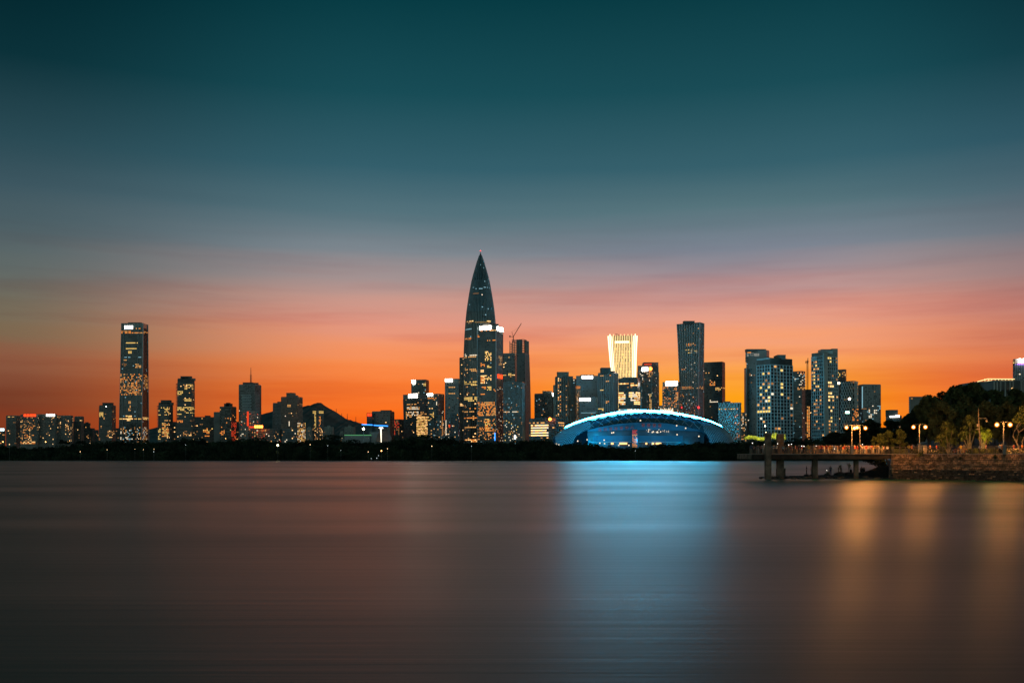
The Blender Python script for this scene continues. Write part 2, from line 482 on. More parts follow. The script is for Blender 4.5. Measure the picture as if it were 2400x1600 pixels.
    def block(s, x0, x1, y0, y1, mat='conc', depth=10, fwd=6, name='annex'):
        a = P(x0, y0, s.Y - fwd); b = P(x1, y0, s.Y - fwd)
        mb = MB(); mb.box(a.x, b.x, s.Y - fwd, s.Y - fwd + depth, GZ if y1 > 1030 else P(0, y1, s.Y - fwd).z, a.z)
        mb.build(name, M[mat], s.o); return s
    def balconies(s, xs, y0, y1, rpx, wpx=3.0, mat='conc', depth=6):
        mb = MB(); y = y0
        while y < y1:
            for x in xs:
                a = P(x, y, s.Y + 2); w = wpx / F * s.Y
                mb.box(a.x - w/2, a.x + w/2, s.Y + 2, s.Y + 2 + depth, a.z, a.z + 0.9)
            y += rpx
        mb.build('balconies', M[mat], s.o, 'stuff'); return s
    def diagrid(s, nx, pitch_y, y0, y1, mat='white_frame', w=0.9, p=1.2):
        mb = MB()
        for fc in s.faces():
            p0, p1 = fc.f(0, .5)[0], fc.f(1, .5)[0]; W = (p1-p0).length
            n = max(2, round(nx * W / ((s.faces()[0].f(1, .5)[0] - s.faces()[0].f(0, .5)[0]).length)))
            v0, v1 = max(0, s.vy(y1)), s.vy(y0); dv = (s.vy(y0) - s.vy(y0 + pitch_y))
            rows = int((v1-v0)/dv) + 1
            for j in range(rows):
                for i in range(n):
                    for sg in (0, 1):
                        ua, ub = (i/n, (i+1)/n) if sg == 0 else ((i+1)/n, i/n)
                        va, vb = v1 - (j+1)*dv, v1 - j*dv
                        for (a_, b_, c_, d_) in ((ua, ub, va, vb),):
                            A, nn = fc.f(a_, max(va, 0)); B, _ = fc.f(b_, vb)
                            mb.tube([A + nn*p, B + nn*p], w/2, n=4, caps=False)
        mb.build('diagonal_frame', M[mat], s.o, 'stuff'); return s
W1 = ('warm', 'warm_lo', 'warm_lo', 'warm_hi')
WX = ('warm', 'warm_hi', 'white')
WO = ('orange', 'warm', 'warm_lo')
WC = ('cool', 'white', 'warm_lo')
ALL = (0, 0, 2400, 1600)
def base_glow(p, x0=0, x1=2400, y=995): return (x0, y, x1, 1100, p, ('warm_lo', 'warm', 'white', 'warm_lo', 'cool'))
OFF = 'apartment blocks and office towers of the city skyline'
def T(label, st, Y, **k): return Tower(k.pop('name', 'office_tower'), label, st, Y, **k)
# ---- left part of the skyline
t = T('small dark block cut by the left picture edge, with a white sign on top', [(1003,-14,12,12),(1040,-14,12,12)], 1900, mat='conc', name='apartment_block')
t.grid(3, 4, rules=[ALL + (.18, W1)], band=(.3,.3,'conc_dk'), mull=(.3,.3,'conc_dk')).sign(0, 10, 1004, 1009, 'sign_cool', 3, solid=.1)
t = T('brown apartment block with a lit yellow top window, left of the red sign', [(973,15,37,48),(1040,15,37,48)], 1750, mat='conc', name='apartment_block')
t.grid(3.2, 3.2, rules=[(17,973,25,979,1,'yellow'),(28,973,34,978,.8,'warm'),ALL + (.03, W1)], band=(.3,.4,'conc'), mull=(.4,.5,'conc'), dark=.8)
t = T('wide apartment slab under the row of red sign characters', [(971,48,86,90),(1042,48,86,90)], 1700, mat='conc', name='apartment_block', ratio=.4)
t.grid(2.9, 3.1, y0=977, rules=[(48,1034,82,1060,.75,('orange','warm','warm_hi')),(48,976,80,1040,.24,('orange','warm','warm_lo')),ALL + (.1, W1)], band=(.3,.4,'conc'), mull=(.35,.5,'conc'), dark=.9)
t.sign(55.5, 85, 970.5, 975.5, 'sign_red', 4, solid=.12, face=t.L)
t = T('wide apartment slab under the row of white sign characters', [(970,88,129,134),(1042,88,129,134)], 1710, mat='conc', name='apartment_block', ratio=.4)
t.grid(3, 3.1, y0=977, rules=[(88,985,112,1040,.06,W1),ALL + (.025, W1)], band=(.25,.4,'conc'), mull=(.4,.5,'conc'), dark=.8)
t.sign(108.5, 129, 970, 975, 'sign_white', 4, solid=.1, face=t.L)
t = T('apartment slab between the white sign and the lower grey block', [(973,131,165,171),(1042,131,165,171)], 1720, mat='conc', name='apartment_block', ratio=.4)
t.grid(3.1, 3.1, rules=[(131,976,144,1012,.28,W1),(152,980,171,1035,.22,W1),ALL + (.03, W1)], band=(.3,.4,'conc'), mull=(.4,.5,'conc'), dark=.8)
t = T('grey apartment tower with one bright top window, right of the long slab', [(975,175,190,196),(1042,175,190,196)], 1760, mat='conc', name='apartment_block', ratio=.6)
t.grid(3.1, 3.1, rules=[(186,980,192,986,.7,'warm_hi'),ALL + (.05, W1)], band=(.3,.4,'conc'), mull=(.4,.5,'conc'), dark=.8).block(172, 176, 987, 1040, 'conc_dk')
t = T('dark stepped block between the long slab and the banded apartment tower', [(991,197,211,212),(1042,197,211,212)], 1780, mat='conc_dk', name='apartment_block')
t.grid(3, 3.2, rules=[ALL + (.05, W1)], band=(.3,.3,'conc_dk'), mull=None, dark=.3).block(208, 217, 1003, 1040, 'conc_dk', fwd=-4).roof(200,206,989.5)
t = T('narrow dark block left of the banded apartment tower', [(1007,219,231,231),(1040,219,231,231)], 1900, mat='conc_dk', name='apartment_block').grid(3,3.2,rules=[ALL + (.05, W1)],mull=None,dark=.3)
t = T('banded apartment tower with roof house, left of the tallest left tower', [(949,233,262,271),(1037,231,262,271)], 1700, mat='conc_dk', name='apartment_tower', ratio=.6)
t.grid(3.6, 2.9, rules=[(233,966,242,976,.9,'yellow'),(255,979,270,984,.75,'orange'),(253,1008,268,1025,.45,W1),(244,994,250,998,.5,'cool'),ALL + (.02, W1)], band=(.42,.5,'conc'), mull=(.2,.3,'conc_dk'), dark=.5).roof(240,262,944)
t.balconies((232.5,), 955, 1035, 2.9, 2.5); t.strip(248,250,951,953.5,'sign_white')
t = T('narrow dark block between the banded tower and the tallest left tower', [(1003,271,279,279),(1040,271,279,279)], 1800, mat='conc_dk').grid(3,3.3,rules=[ALL + (.03, W1)],mull=None,dark=.3)
t = T('tall tapering glass tower with a white sign at its top, tallest on the left', [(757,285,335,346),(1035,278,331,348)], 1900, mat='glass', ratio=.8)
rl = [(285,770,300,776,.0,'warm',1),(299,769,330,773,.8,WO),(285,776.5,348,781,.85,WO),(296,801,322,805.5,.85,'yellow'),(296,815,320,819,.85,'yellow'),(300,823,310,827,1,'yellow'),
      (288,836,332,839,.4,'cool'),(288,843,296,847,.8,'warm'),(286,850,297,858,.5,'warm_lo'),(317,853,330,861,.8,'warm'),
      (296,900,330,925,.62,WO),(280,876,333,925,.42,WO),(334,878,348,912,.45,WO),(280,922,333,924,.5,WO),(302,938,306,966,.7,'warm'),
      (280,978,348,984,.85,('yellow','warm','warm_hi')),(296,973,310,985,.95,('yellow','warm_hi')),(282,1000,345,1040,.3,('warm_lo','white','warm','cool')),(285,757,348,1000,.012,'cool')]
t.grid(3.0, 3.35, y0=768, rules=rl, band=(.16,.25,'fin_dk'), mull=(.14,.3,'fin_dk'), dark=.12, wu=.75, wv=.6)
t.sign(291.5, 311.5, 763, 770.5, 'sign_white', 4, solid=.14, face=t.L)
mb = MB()
for u in (0.0, .14, .8, 1.0): bar(mb, t.L, u-.008, u+.008, 0, 1, 1.3)
bar(mb, t.Rf, -.03, .05, 0, 1, 1.2); bar(mb, t.Rf, .96, 1.02, 0, 1, 1.2)
mb.build('corner_ribs', M['fin'], t.o); t.roof(300, 330, 756, dep=.3)
t = T('balconied apartment tower, lower left of the matching pair', [(945,371.5,394,405),(1035,370,394,405)], 1650, mat='conc_dk', name='apartment_tower', ratio=.7, group=None)
rl = [(371,970,376,974,1,'yellow'),(371,996,377,1030,.7,'yellow'),(380,990,396,1025,.6,('yellow','warm','orange')),(386,954,398,975,.6,('warm','yellow')),(384,983,400,986,.8,'warm'),(368,955,385,965,.2,'yellow'),ALL + (.05, W1)]
t.grid(3.4, 3.3, rules=rl, band=(.4,.5,'conc'), mull=(.2,.3,'conc_dk'), dark=.5, y0=950).roof(377,398,938).roof(372,403,943.5,mat='conc').balconies((369.3,), 952, 1030, 3.3, 3.2)
t = T('balconied apartment tower, taller right one of the matching pair', [(888,416,449,456),(1035,415,449,456)], 1650, mat='conc_dk', name='apartment_tower', ratio=.7)
rl = [(432,900,453,914,.8,('yellow','warm_hi','warm')),(416,917,428,924,.8,'yellow'),(434,934,448,939,.8,'yellow'),(415,954,456,961,.75,'yellow'),(434,965,456,969,.9,'yellow'),(415,968,424,973,.8,'yellow'),(415,985,428,989,.9,'orange'),(430,1008,450,1022,.5,W1),(427,950,437,956,.3,'white'),ALL + (.04, W1)]
t.grid(3.4, 3.1, rules=rl, band=(.36,.5,'conc'), mull=(.2,.3,'conc_dk'), dark=.5, y0=897).roof(423,447,882).roof(426,441,884).roof(417,455,887,mat='conc').balconies((413.6,), 900, 1030, 3.3, 3.2)
T('low dark block between the balconied apartment towers', [(988,404,418,418),(1040,404,418,418)], 1800, mat='conc_dk', name='apartment_block').grid(3.4,3.3,rules=[ALL + (.05, W1)],mull=None,dark=.3)
t = T('low dark block with a glowing orange window, right of the balconied towers', [(977,456,503,503),(1038,456,503,503)], 1750, mat='conc_dk', name='apartment_block')
t.grid(3.6, 3.4, rules=[(474,1002,490,1016,.85,('yellow','orange')),(478,1019,490,1024,.7,'orange'),(494,1003,503,1007,.7,'yellow'),ALL + (.05, W1)], band=(.3,.4,'conc'), mull=None, dark=.5).roof(480,489,974)
t = T('stepped banded block with roof house, left of the antenna tower', [(952,515,542,554),(1038,515,542,554)], 1720, mat='conc', name='apartment_block', ratio=.8)
t.grid(3.4, 3.5, rules=[(532,978,541,984,.8,'orange'),(518,1010,526,1018,.8,'orange'),(542,990,554,1040,.5,'red'),ALL + (.05, WO)], band=(.35,.4,'conc'), mull=None, dark=.6).roof(525,541,946).block(501,517,965,1040,'conc',fwd=-5).roof(530,536,944)
T('narrow dark block between the stepped block and the antenna tower', [(989,554,562,562),(1040,554,562,562)], 1850, mat='conc_dk').grid(3.4,3.3,rules=[ALL + (.05, W1)],mull=None,dark=.3)
t = T('square tower with a white honeycomb front and a tall antenna', [(900,560,597,612),(1038,560,597,612)], 1700, mat='glass_grey', ratio=.75)
t.grid(3, 3.1, rules=[(560,958,597,1040,.10,('white','warm_lo','red')),ALL + (.0, W1)], band=(.2,.3,'conc_dk'), mull=(.2,.3,'conc_dk'), dark=.25)
mb = MB()
for j in range(11):
    for i in range(5):
        a = P(567.5 + i*4.5 + (2.2 if j % 2 else 0), 926 + j*3.6, t.Y - 1.6)
        mb.tube([a + Vector((-1.2,0,0)), a + Vector((1.2,0,0))], .75, n=6)
mb.build('honeycomb_panels', M['white_frame'], t.o, 'stuff')
mb = MB(); fc = t.Rf
for j in range(22):
    for i in range(6):
        pane(mb, fc, .02+i*.125+(.06 if j % 2 else 0), .02+i*.125+.06+(.06 if j % 2 else 0), t.vy(925+j*3.4), t.vy(923.3+j*3.4), .5, 0)
mb.build('scale_panels', M['white_frame'], t.o, 'stuff')
a = P(588, 898, t.Y + 14)
mb = MB(); mb.tube([a - Vector((0,0,5)), P(588, 875, t.Y+14), P(588, 861, t.Y+14)], [.9,.6,.3], n=6)
for k in range(9): mb.tube([P(585.5, 895-k*2, t.Y+14), P(590.5, 895-k*2, t.Y+14)], .25, n=4)
mb.build('antenna', M['fin_dk'], t.o); t.roof(569, 592, 896.5, dep=.2); t.roof(592, 604, 897.5, dep=.2, back=.5)
t = T('low stepped block washed in red light at the foot of the antenna tower', [(962,567,581,607),(1038,561,581,607)], 1600, mat='conc', name='apartment_block', ratio=1.3)
t.grid(3.4, 3.6, rules=[ALL + (.13, ('warm_lo','white','red','orange'))], band=(.35,.4,'conc_lt'), mull=None, dark=.6)
t.strip(580, 583, 964, 998, 'red', face=t.L, off=1.2); t.strip(583, 598, 998.5, 1002, 'red', face=t.Rf, off=1.4)
t = T('low hall with a glaring orange red sign on its roof, right of the antenna tower', [(1004,596,640,660),(1038,596,640,660)], 1560, mat='conc_dk', name='sign_hall', ratio=.6)
t.grid(3.4, 4, rules=[ALL + (.22, ('warm_lo','white','warm','red'))], band=(.3,.4,'conc'), mull=None, dark=.4)
a = P(596, 1003, t.Y-3); b = P(616, 996.5, t.Y-3)
mb = MB()
for k in range(4):
    w = (b.x-a.x)/4; mb.box(a.x+w*k+.3, a.x+w*(k+1)-.3, a.y, a.y+1, a.z+.4, b.z)
mb.build('sign', M['sign_orange'], t.o)
for k in range(5):
    mb = MB(); mb.box(a.x+k*(b.x-a.x)/4-.2, a.x+k*(b.x-a.x)/4+.2, a.y+1.1, a.y+1.6, a.z-1.5, b.z); mb.build('sign_post', M['fin_dk'], t.o)
t = T('grey slab with small windows left of the pink brown tower', [(944,640,661,661),(1038,638,661,661)], 1800, mat='conc', name='apartment_tower')
t.grid(3, 3.2, rules=[ALL + (.02, W1)], band=(.3,.4,'conc'), mull=(.3,.5,'conc'), dark=.9).roof(650,658,941.5)
t = T('stepped tower with a rosy right wall and a brown front, before the hill', [(929,659,696,709),(1038,659,696,709)], 1700, mat='glass_brown', name='apartment_tower', ratio=.7)
t.grid(3.2, 3.2, rules=[(673,946,683,953,.8,'warm'),(695,946,709,950,.6,'warm_lo'),(668,972,671,978,.6,'white'),(676,975,682,980,.6,'white'),ALL + (.02, W1)], band=(.25,.35,'conc_warm'), mull=(.2,.3,'conc_warm'), dark=.3).roof(671,689,921,mat='conc_warm').roof(690,695,926.5,mat='conc')
t = T('low block full of yellow lit windows at the foot of the rosy tower', [(988,697,714,716),(1038,697,714,716)], 1620, mat='conc_dk', name='apartment_block')
t.grid(3, 3.2, rules=[ALL + (.75, ('yellow','warm','white','warm_lo'))], band=(.25,.4,'conc_dk'), mull=None, dark=.5)
t = T('low dark podium with scattered lamps in front of the rosy tower', [(1004,660,697,697),(1038,660,697,697)], 1580, mat='conc_dk', name='podium_block')
t.grid(3.4, 3.8, rules=[ALL + (.14, ('white','warm_hi','warm_lo'))], band=(.3,.4,'conc'), mull=None, dark=.4).strip(677,678.5,987,998,'white', off=2)
t = T('twin headed tower with yellow lit crowns standing before the hill', [(960,733,745,758),(1038,733,745,758)], 1780, mat='conc_dk', name='apartment_tower')
t.grid(3.1, 3.3, rules=[(733,960,741,970,.95,'yellow'),(747,960,759,970,.95,'yellow'),(736,970,741,1004,.85,'yellow'),(748,970,752,1004,.5,'orange'),(735,1004,760,1040,.3,W1),ALL + (.04, W1)], band=(.3,.4,'conc'), mull=(.2,.4,'conc'), dark=.5)
mb = MB()
for x in (737, 753): 
    a = P(x-4, 959.5, t.Y+3); b = P(x+4, 957.5, t.Y+3); mb.box(a.x, b.x, t.Y+3, t.Y+20, a.z-1, b.z)
mb.build('roof_box', M['conc_dk'], t.o)
for i, (x0, x1, y, lab) in enumerate([(719,732,1003,'small pale apartment block between the yellow lit block and the twin headed tower'),(760,782,1000,'small pale apartment block right of the twin headed tower'),(797,806,1013,'smallest pale block on the slope left of the floodlight'),(808,832,1000,'pale stepped apartment block left of the floodlight')]):
    t = T(lab, [(y,x0,x1-3,x1),(1038,x0,x1-3,x1)], 2300, mat='conc_lt', name='apartment_block', ratio=.5)
    t.grid(3, 3, rules=[ALL + (.06, W1)], band=(.2,.4,'conc_lt'), mull=(.5,.6,'conc_lt'), dark=.7).roof((x0+x1)/2-4,(x0+x1)/2+2,y-3,mat='conc_lt')
t = T('dark slab office block with a small red sign at its upper left corner', [(963,872,914,924),(1036,872,914,924)], 1850, mat='glass_grey', ratio=.7)
t.grid(4, 3.3, rules=[ALL + (.008, W1)], band=(.2,.3,'conc_dk'), mull=(.15,.3,'conc_dk'), dark=.15).roof(892,916,961.5)
t.block(859.5, 872.5, 967.5, 1036, 'conc_dk', fwd=3); a = P(861, 974.5, t.Y-4.5); b = P(871, 969, t.Y-4.5)
mb = MB()
for k in range(2): mb.box(a.x+k*4.2, a.x+k*4.2+3.6, a.y-1, a.y, a.z, b.z)
mb.build('sign', M['sign_red'], t.o)
t = T('dark block with red lit windows right of the dark slab office', [(982,924,936,947),(1036,924,936,947)], 1800, mat='conc_dk')
t.grid(3.2, 3.4, rules=[(925,983,937,1020,.5,('red','warm_lo')),ALL + (.05, W1)], band=(.3,.4,'conc_dk'), mull=(.25,.4,'conc_dk'), dark=.5)
t = T('squat glass tower rising behind the pair of white roof signs', [(889,964,998.5,1005),(1036,964,998.5,1005)], 1950, mat='glass_deep', ratio=.7)
t.grid(3.4, 3.4, rules=[(993,898,997,905,.9,'yellow'),ALL + (.04, WC)], band=(.15,.3,'fin_dk'), mull=(.12,.3,'fin_dk'), dark=.3).sign(966.5,974,890,897.5,'sign_hot',1,solid=.7,face=t.L)
t = T('flaring glass office with a glaring white roof sign and yellow lower floors', [(923,944.5,976,1002),(1038,949,976,1002)], 1750, mat='glass_deep', ratio=1)
rl = [(975,976,1001,1022,.93,('yellow','warm_hi','warm')),(950,944,977,948,.25,'warm'),(951,952,982,959,.75,('warm','white')),(951,963,980,974,.8,('white','warm')),(976,963,1001,973,.4,'warm'),(951,974,965,982,.35,'warm'),ALL + (.04, W1)]
t.grid(3.5, 3.6, rules=rl, band=(.2,.3,'fin_dk'), mull=(.16,.3,'fin_dk'), dark=.3, y0=934, wu=.8).sign(958,979,922.5,931,'sign_hot',5,solid=.2,face=t.L)
t = T('brownish office block with a white roof sign left of the sky pointed tower', [(922,1000,1026,1041),(1038,1000,1026,1041)], 1850, mat='glass_grey', ratio=.8)
t.grid(3.4, 3.4, rules=[(1000,932,1026,935,.7,'orange'),(1004,966,1018,985,.5,('warm','yellow')),(1034,964,1041,970,.7,'white'),ALL + (.05, W1)], band=(.2,.3,'conc_dk'), mull=(.15,.3,'conc_dk'), dark=.25).strip(1023,1024,941,949,'white').sign(994+7,1014.5,921.5,927,'sign_hot',4,solid=.22,face=t.L)
t = T('grey office tower with a bright sign on its left top corner', [(887,1043,1075,1078),(1038,1043,1075,1078)], 1830, mat='glass_grey', ratio=.5)
t.grid(4, 3.6, rules=[(1051,906,1067,910,.9,'warm'),(1051,921,1067,925,.9,'warm'),ALL + (.01, W1)], band=(.15,.25,'conc_dk'), mull=(.12,.3,'conc_dk'), dark=.15, y0=898).sign(1043.5,1060.5,887.5,894,'sign_hot',4,solid=.24,face=t.L)
for (x0,x1,y,lab,pr,mt) in [(1003,1022,986,'low dim block below the brownish office block',.12,'conc_dk'),(1022,1043,984,'low half built block with a lit edge below the grey office tower',.15,'conc'),(1043,1056,985,'reddish low block with a white lit scaffold',.2,'conc_warm'),(1056,1077,968,'dark mid height block left of the sky pointed tower',.06,'conc_dk')]:
    t = T(lab, [(y,x0,x1-3,x1),(1038,x0,x1-3,x1)], 1700, mat=mt, name='city_block', ratio=.5)
    t.grid(3.2, 3.6, rules=[ALL + (pr, ('warm_lo','white','warm','cool'))], band=(.3,.4,'conc_dk'), mull=(.2,.3,'conc_dk'), dark=.5)
    if x0 == 1043: t.strip(1058-6,1061-6,995,1001,'red'); t.strip(1045,1046,984,1020,'white')
    if x0 == 1022: t.strip(1037,1038,975,1020,'warm_lo',off=2); t.roof(1026,1038,972)
# ---- centre
t = T('slim shoulder tower standing just behind the left edge of the sky pointed tower', [(837.5,1077,1094,1094),(1038,1077,1094,1094)], 2050, mat='glass_grey')
t.grid(3.4, 3.4, rules=[(1077,920,1088,926,.7,'warm_hi'),(1077,944,1088,950,.7,'warm_hi'),ALL + (.01, W1)], band=(.2,.3,'conc_dk'), mull=(.15,.3,'conc_dk'), dark=.2)
# sky pointed tower: a ribbed bullet of revolution
YC = 1950.0
prof = [(592,.4),(597,2.0),(605,5.0),(615,8.3),(626,11.6),(645,17.0),(661,21.0),(683,25.0),(705,28.6),(732,32.4),(759,35.0),(790,37.0),(815,38.2),(840,38.9),(900,39.3),(1032,39.5)]
cx = (1126.2 - 1200) / F * YC
zz = [CH + (HZ - y) / F * YC for y, r in prof]; rr = [r / F * YC for y, r in prof]
zz[-1] = GZ; zz.reverse(); rr.reverse()
def rad_at(z):
    k = 0
    while k < len(zz)-2 and z > zz[k+1]: k += 1
    t_ = (z-zz[k])/(zz[k+1]-zz[k]); return rr[k] + (rr[k+1]-rr[k])*t_
def bullet(u, v):
    z = zz[0] + (zz[-1]-zz[0])*v; r = rad_at(z); a = math.pi*(1+u) 
    n = Vector((math.cos(a), math.sin(a), 0)); return Vector((cx, YC, z)) + n*r, n
spring = empty('pointed_skyscraper', (cx, YC, GZ)); tag(spring, 'tallest tower of the skyline, ribbed and pointed like a bullet', 'skyscraper')
mb = MB(); nn = 56; ns = 60
idx = []
for j in range(ns+1):
    z = zz[0] + (zz[-1]-zz[0])*j/ns; r = rad_at(z); row = []
    for i in range(nn):
        a = 2*math.pi*i/nn; row.append(len(mb.v)); mb.v.append((cx+r*math.cos(a), YC+r*math.sin(a), z))
    idx.append(row)
for j in range(ns):
    for i in range(nn): mb.f.append((idx[j][i], idx[j][(i+1)%nn], idx[j+1][(i+1)%nn], idx[j+1][i])); mb.m.append(0)
mb.build('shaft', M['glass'], spring)
fcB = Face(bullet); mb = MB()
for i in range(29):
    u = i/28; top = .985 if i % 2 == 0 else .86
    for j in range(30):
        a_, b_ = top*j/30, top*(j+1)/30
        bar(mb, fcB, u-.0028, u+.0028, a_, b_, .8)
mb.build('ribs', M['fin'], spring, 'stuff')
mb = MB()
def vB(y): return (CH + (HZ-y)/F*YC - zz[0])/(zz[-1]-zz[0])
mbb = MB()
for y in (690, 735, 760, 800, 845, 900, 955, 1010):
    for i in range(28): bar(mbb, fcB, i/28, (i+1)/28, vB(y+.8), vB(y-.8), .5)
mbb.build('refuge_floor_bands', M['fin_dk'], spring, 'stuff')
rl = [(1107,673,1150,677,.5,'cool'),(1108,686,1126,689,.75,'warm_lo'),(1124,690,1131,694,.4,'white'),(1120,718,1132,721,.5,'cool'),(1094,752,1150,757,.92,('yellow','warm','warm_hi')),(1092,769,1107,774,.7,'cool'),(1090,792,1104,797,.85,'orange'),(1094,797,1114,801,.4,'white'),
      (1088,830,1119,834,.85,'white'),(1088,835,1119,838,.8,'warm'),(1088,847,1119,850,.45,'warm'),(1088,865,1119,869,.75,'warm'),(1088,892,1119,902,.72,'yellow'),(1088,930,1119,939,.75,'yellow'),(1088,954,1119,958,.4,'orange'),(1088,962,1119,966,.7,'warm'),(1088,977,1119,981,.85,'orange'),(1088,998,1119,1003,.5,'warm'),(1088,1029,1119,1034,.95,('warm_hi','orange')),(1088,840,1119,1030,.06,W1),(1100,620,1150,830,.012,'cool'),(1110,622,1140,665,.25,'pane2')]
panes(mb, fcB, 28, 128, .0, .97, rl, random.Random(5), .75, .6, .3, .12)
mb.build('windows', WM, spring, 'stuff')
mb = MB(); a = Vector((cx, YC, zz[-1])); mb.tube([a-Vector((0,0,2)), a+Vector((0,0,3))], [.6,.3]); mb.build('spire', M['fin_dk'], spring)
mb = MB(); mb.ball(a+Vector((0,0,3.5)), .9, 6, 4); mb.build('beacon', M['beacon'], spring)
t = T('square dark tower with two white roof signs in front of the pointed skyscraper', [(762,1119,1162,1179),(1035,1119,1162,1179)], 1800, mat='glass', ratio=.8)
rl = [(1122,772.5,1166,777,.65,('warm_hi','orange','warm')),(1117,786,1124,791,.8,'orange'),(1134,784,1140,787,.4,'warm_lo'),(1136,795,1163,800,.6,('warm','orange')),
      (1137,824,1152,846,.6,('yellow','warm_hi')),(1126,850,1137,858,.6,'orange'),(1142,857,1153,862,1,'yellow'),(1126,866,1135,873,.95,'warm_hi'),(1126,879,1136,898,.9,('warm_hi','orange')),(1135,878,1152,893,.7,('yellow','warm_hi')),(1142,905,1152,916,.9,'yellow'),(1126,905,1140,912,.6,'orange'),(1150,912,1163,916,.6,'orange'),(1126,921,1136,925,1,'orange'),
      (1119,942,1162,975,.62,('orange','orange','warm')),(1136,980,1146,1012,.8,('orange','yellow')),(1119,980,1162,1030,.28,WO),(1146,990,1163,1010,.3,('orange','yellow')),
      (1169,834,1177,857,.55,'warm'),(1163,905,1179,1035,.12,('warm_lo','white','orange')),(1163,770,1179,900,.04,'warm_lo'),ALL + (.004, WC)]
t.grid(2.9, 3.3, y0=772, rules=rl, band=(.12,.25,'fin_dk'), mull=(.1,.3,'fin_dk'), dark=.12, wu=.8, wv=.62)
t.sign(1124,1151.5,762,770.5,'sign_hot',6,solid=.24,face=t.L); t.sign(1165,1179,764,773,'sign_hot',3,solid=.26,face=t.Rf)
t.sign(1165,1177.5,876,884.5,'sign_red',2,solid=.3,face=t.Rf)
mb = MB()
bar(mb, t.L, -.01, .02, 0, 1, 1.0); bar(mb, t.Rf, -.03, .05, 0, 1, 1.0)
for i in range(1, 6): bar(mb, t.Rf, i/6-.015, i/6+.015, 0, .96, .8)
mb.build('corner_ribs', M['fin'], t.o); t.strip(1159.5,1161,1014,1032,'led_blue',face=t.L,off=1.5); t.roof(1125, 1168, 759.5, mat='conc_dk', dep=.3)
t = T('banded grey tower between the square dark tower and the unfinished tower', [(827,1179,1207,1211),(1036,1179,1207,1211)], 1950, mat='glass_grey', ratio=.6)
t.grid(4, 3.2, rules=[(1179,850,1183,862,.6,'warm_hi'),(1179,873,1201,882,.55,('warm','yellow')),ALL + (.02, W1)], band=(.4,.35,'conc'), mull=None, dark=.4)
t = T('unfinished tower with open top floors and a crane on its roof', [(826,1194,1230,1240),(880,1194,1231,1242),(940,1194,1231.5,1243.5),(1036,1194,1231.5,1244)], 2050, mat='glass_grey', ratio=.8)
t.grid(3.5, 3.6, rules=[ALL + (.002, W1)], band=(.12,.3,'conc'), mull=(.14,.4,'fin'), dark=.1)
mb = MB(); yy = 824; ph = t.stations[-1]
cen = (ph[1]+ph[3])/2
for k in range(8):
    z = CH + (HZ - (824 - k*4.1))/F*t.Y
    s_ = 1.0 if k < 6 else .78
    pts = [cen + (Vector((q.x, q.y, cen.z)) - cen)*s_ for q in ph[1:]]
    for i in range(4):
        p_, q_ = pts[i], pts[(i+1) % 4]; i1, i2 = cen + (p_-cen)*.93, cen + (q_-cen)*.93
        ring = [(v.x, v.y) for v in (p_, q_, i2, i1)]
        mb.hexa([(x_, y_, z) for x_, y_ in ring] + [(x_, y_, z+1.0) for x_, y_ in ring])
for u in [0, .17, .33, .5, .67, .83, 1]:
    for fc in (t.L, t.Rf):
        p_, n_ = fc.f(u, 1.0); top = CH + (HZ - 797)/F*t.Y
        q = cen.lerp(Vector((p_.x, p_.y, cen.z)), .96); mb.box(q.x-.7, q.x+.7, q.y-.7, q.y+.7, t.z1, top)
core = cen; mb.box(core.x-6, core.x+6, core.y-6, core.y+6, t.z1, CH + (HZ-794)/F*t.Y)
mb.build('open_floors', M['conc'], t.o)
topz = CH + (HZ-797)/F*t.Y
def luffing_crane(x, y0, xt, yt, Y, label, group=None):
    a = P(x, y0, Y); b = P(xt, yt, Y); o = empty('tower_crane', a - Vector((0,0,10))); tag(o, label, 'crane', group)
    mb = MB(); mb.tube([a - Vector((0,0,10)), a + Vector((0,0,3))], .9, n=4); mb.build('mast', M['steel'], o)
    mb = MB(); d = (b-a); 
    for s_ in (-.6, .6): mb.tube([a + Vector((0,0,2+s_)), b + Vector((0,0,s_*.5))], .32, n=4)
    for k in range(14): mb.tube([a + Vector((0,0,2-.6)) + d*(k/14), a + Vector((0,0,2+.6)) + d*((k+.5)/14)], .2, n=4)
    mb.build('jib', M['steel'], o)
    mb = MB(); mb.box(a.x-7*(1 if xt > x else -1)-1.5, a.x-7*(1 if xt > x else -1)+1.5, a.y-1, a.y+1, a.z+1, a.z+4); mb.tube([a+Vector((-7*(1 if xt > x else -1),0,2)), a+Vector((0,0,2))], .5, n=4)
    mb.build('counterweight', M['steel'], o)
    mb = MB(); mb.tube([a+Vector((0,0,2)), a+Vector((-3 if xt > x else 3,0,12))], .35, n=4); mb.tube([a+Vector((-3 if xt > x else 3,0,12)), a+d*.75], .15, n=3)
    mb.build('a_frame', M['steel'], o)
luffing_crane(1203, 791, 1222, 758, cen.y, 'red luffing tower crane leaning right on top of the unfinished tower')
t = T('half height block with fine vertical lines at the foot of the unfinished tower', [(894,1180,1224,1229),(1036,1180,1224,1229)], 1750, mat='glass_deep', ratio=.5)
t.grid(3.0, 3.5, rules=[(1180,962,1214,966,.85,('warm','white')),(1180,984,1229,1032,.14,('yellow','white','warm_lo')),(1196,1010,1206,1016,.6,'warm'),ALL + (.05, ('warm_lo','cool'))], band=(.14,.3,'conc_dk'), mull=(.2,.8,'fin'), dark=.35)
t.strip(1206,1209,1020,1028,'sign_white', off=2)
t = T('low building with bright white strip windows under the round red lamp', [(979,1240,1304,1322),(1036,1240,1304,1322)], 1550, mat='conc_dk', name='podium_block', ratio=.6)
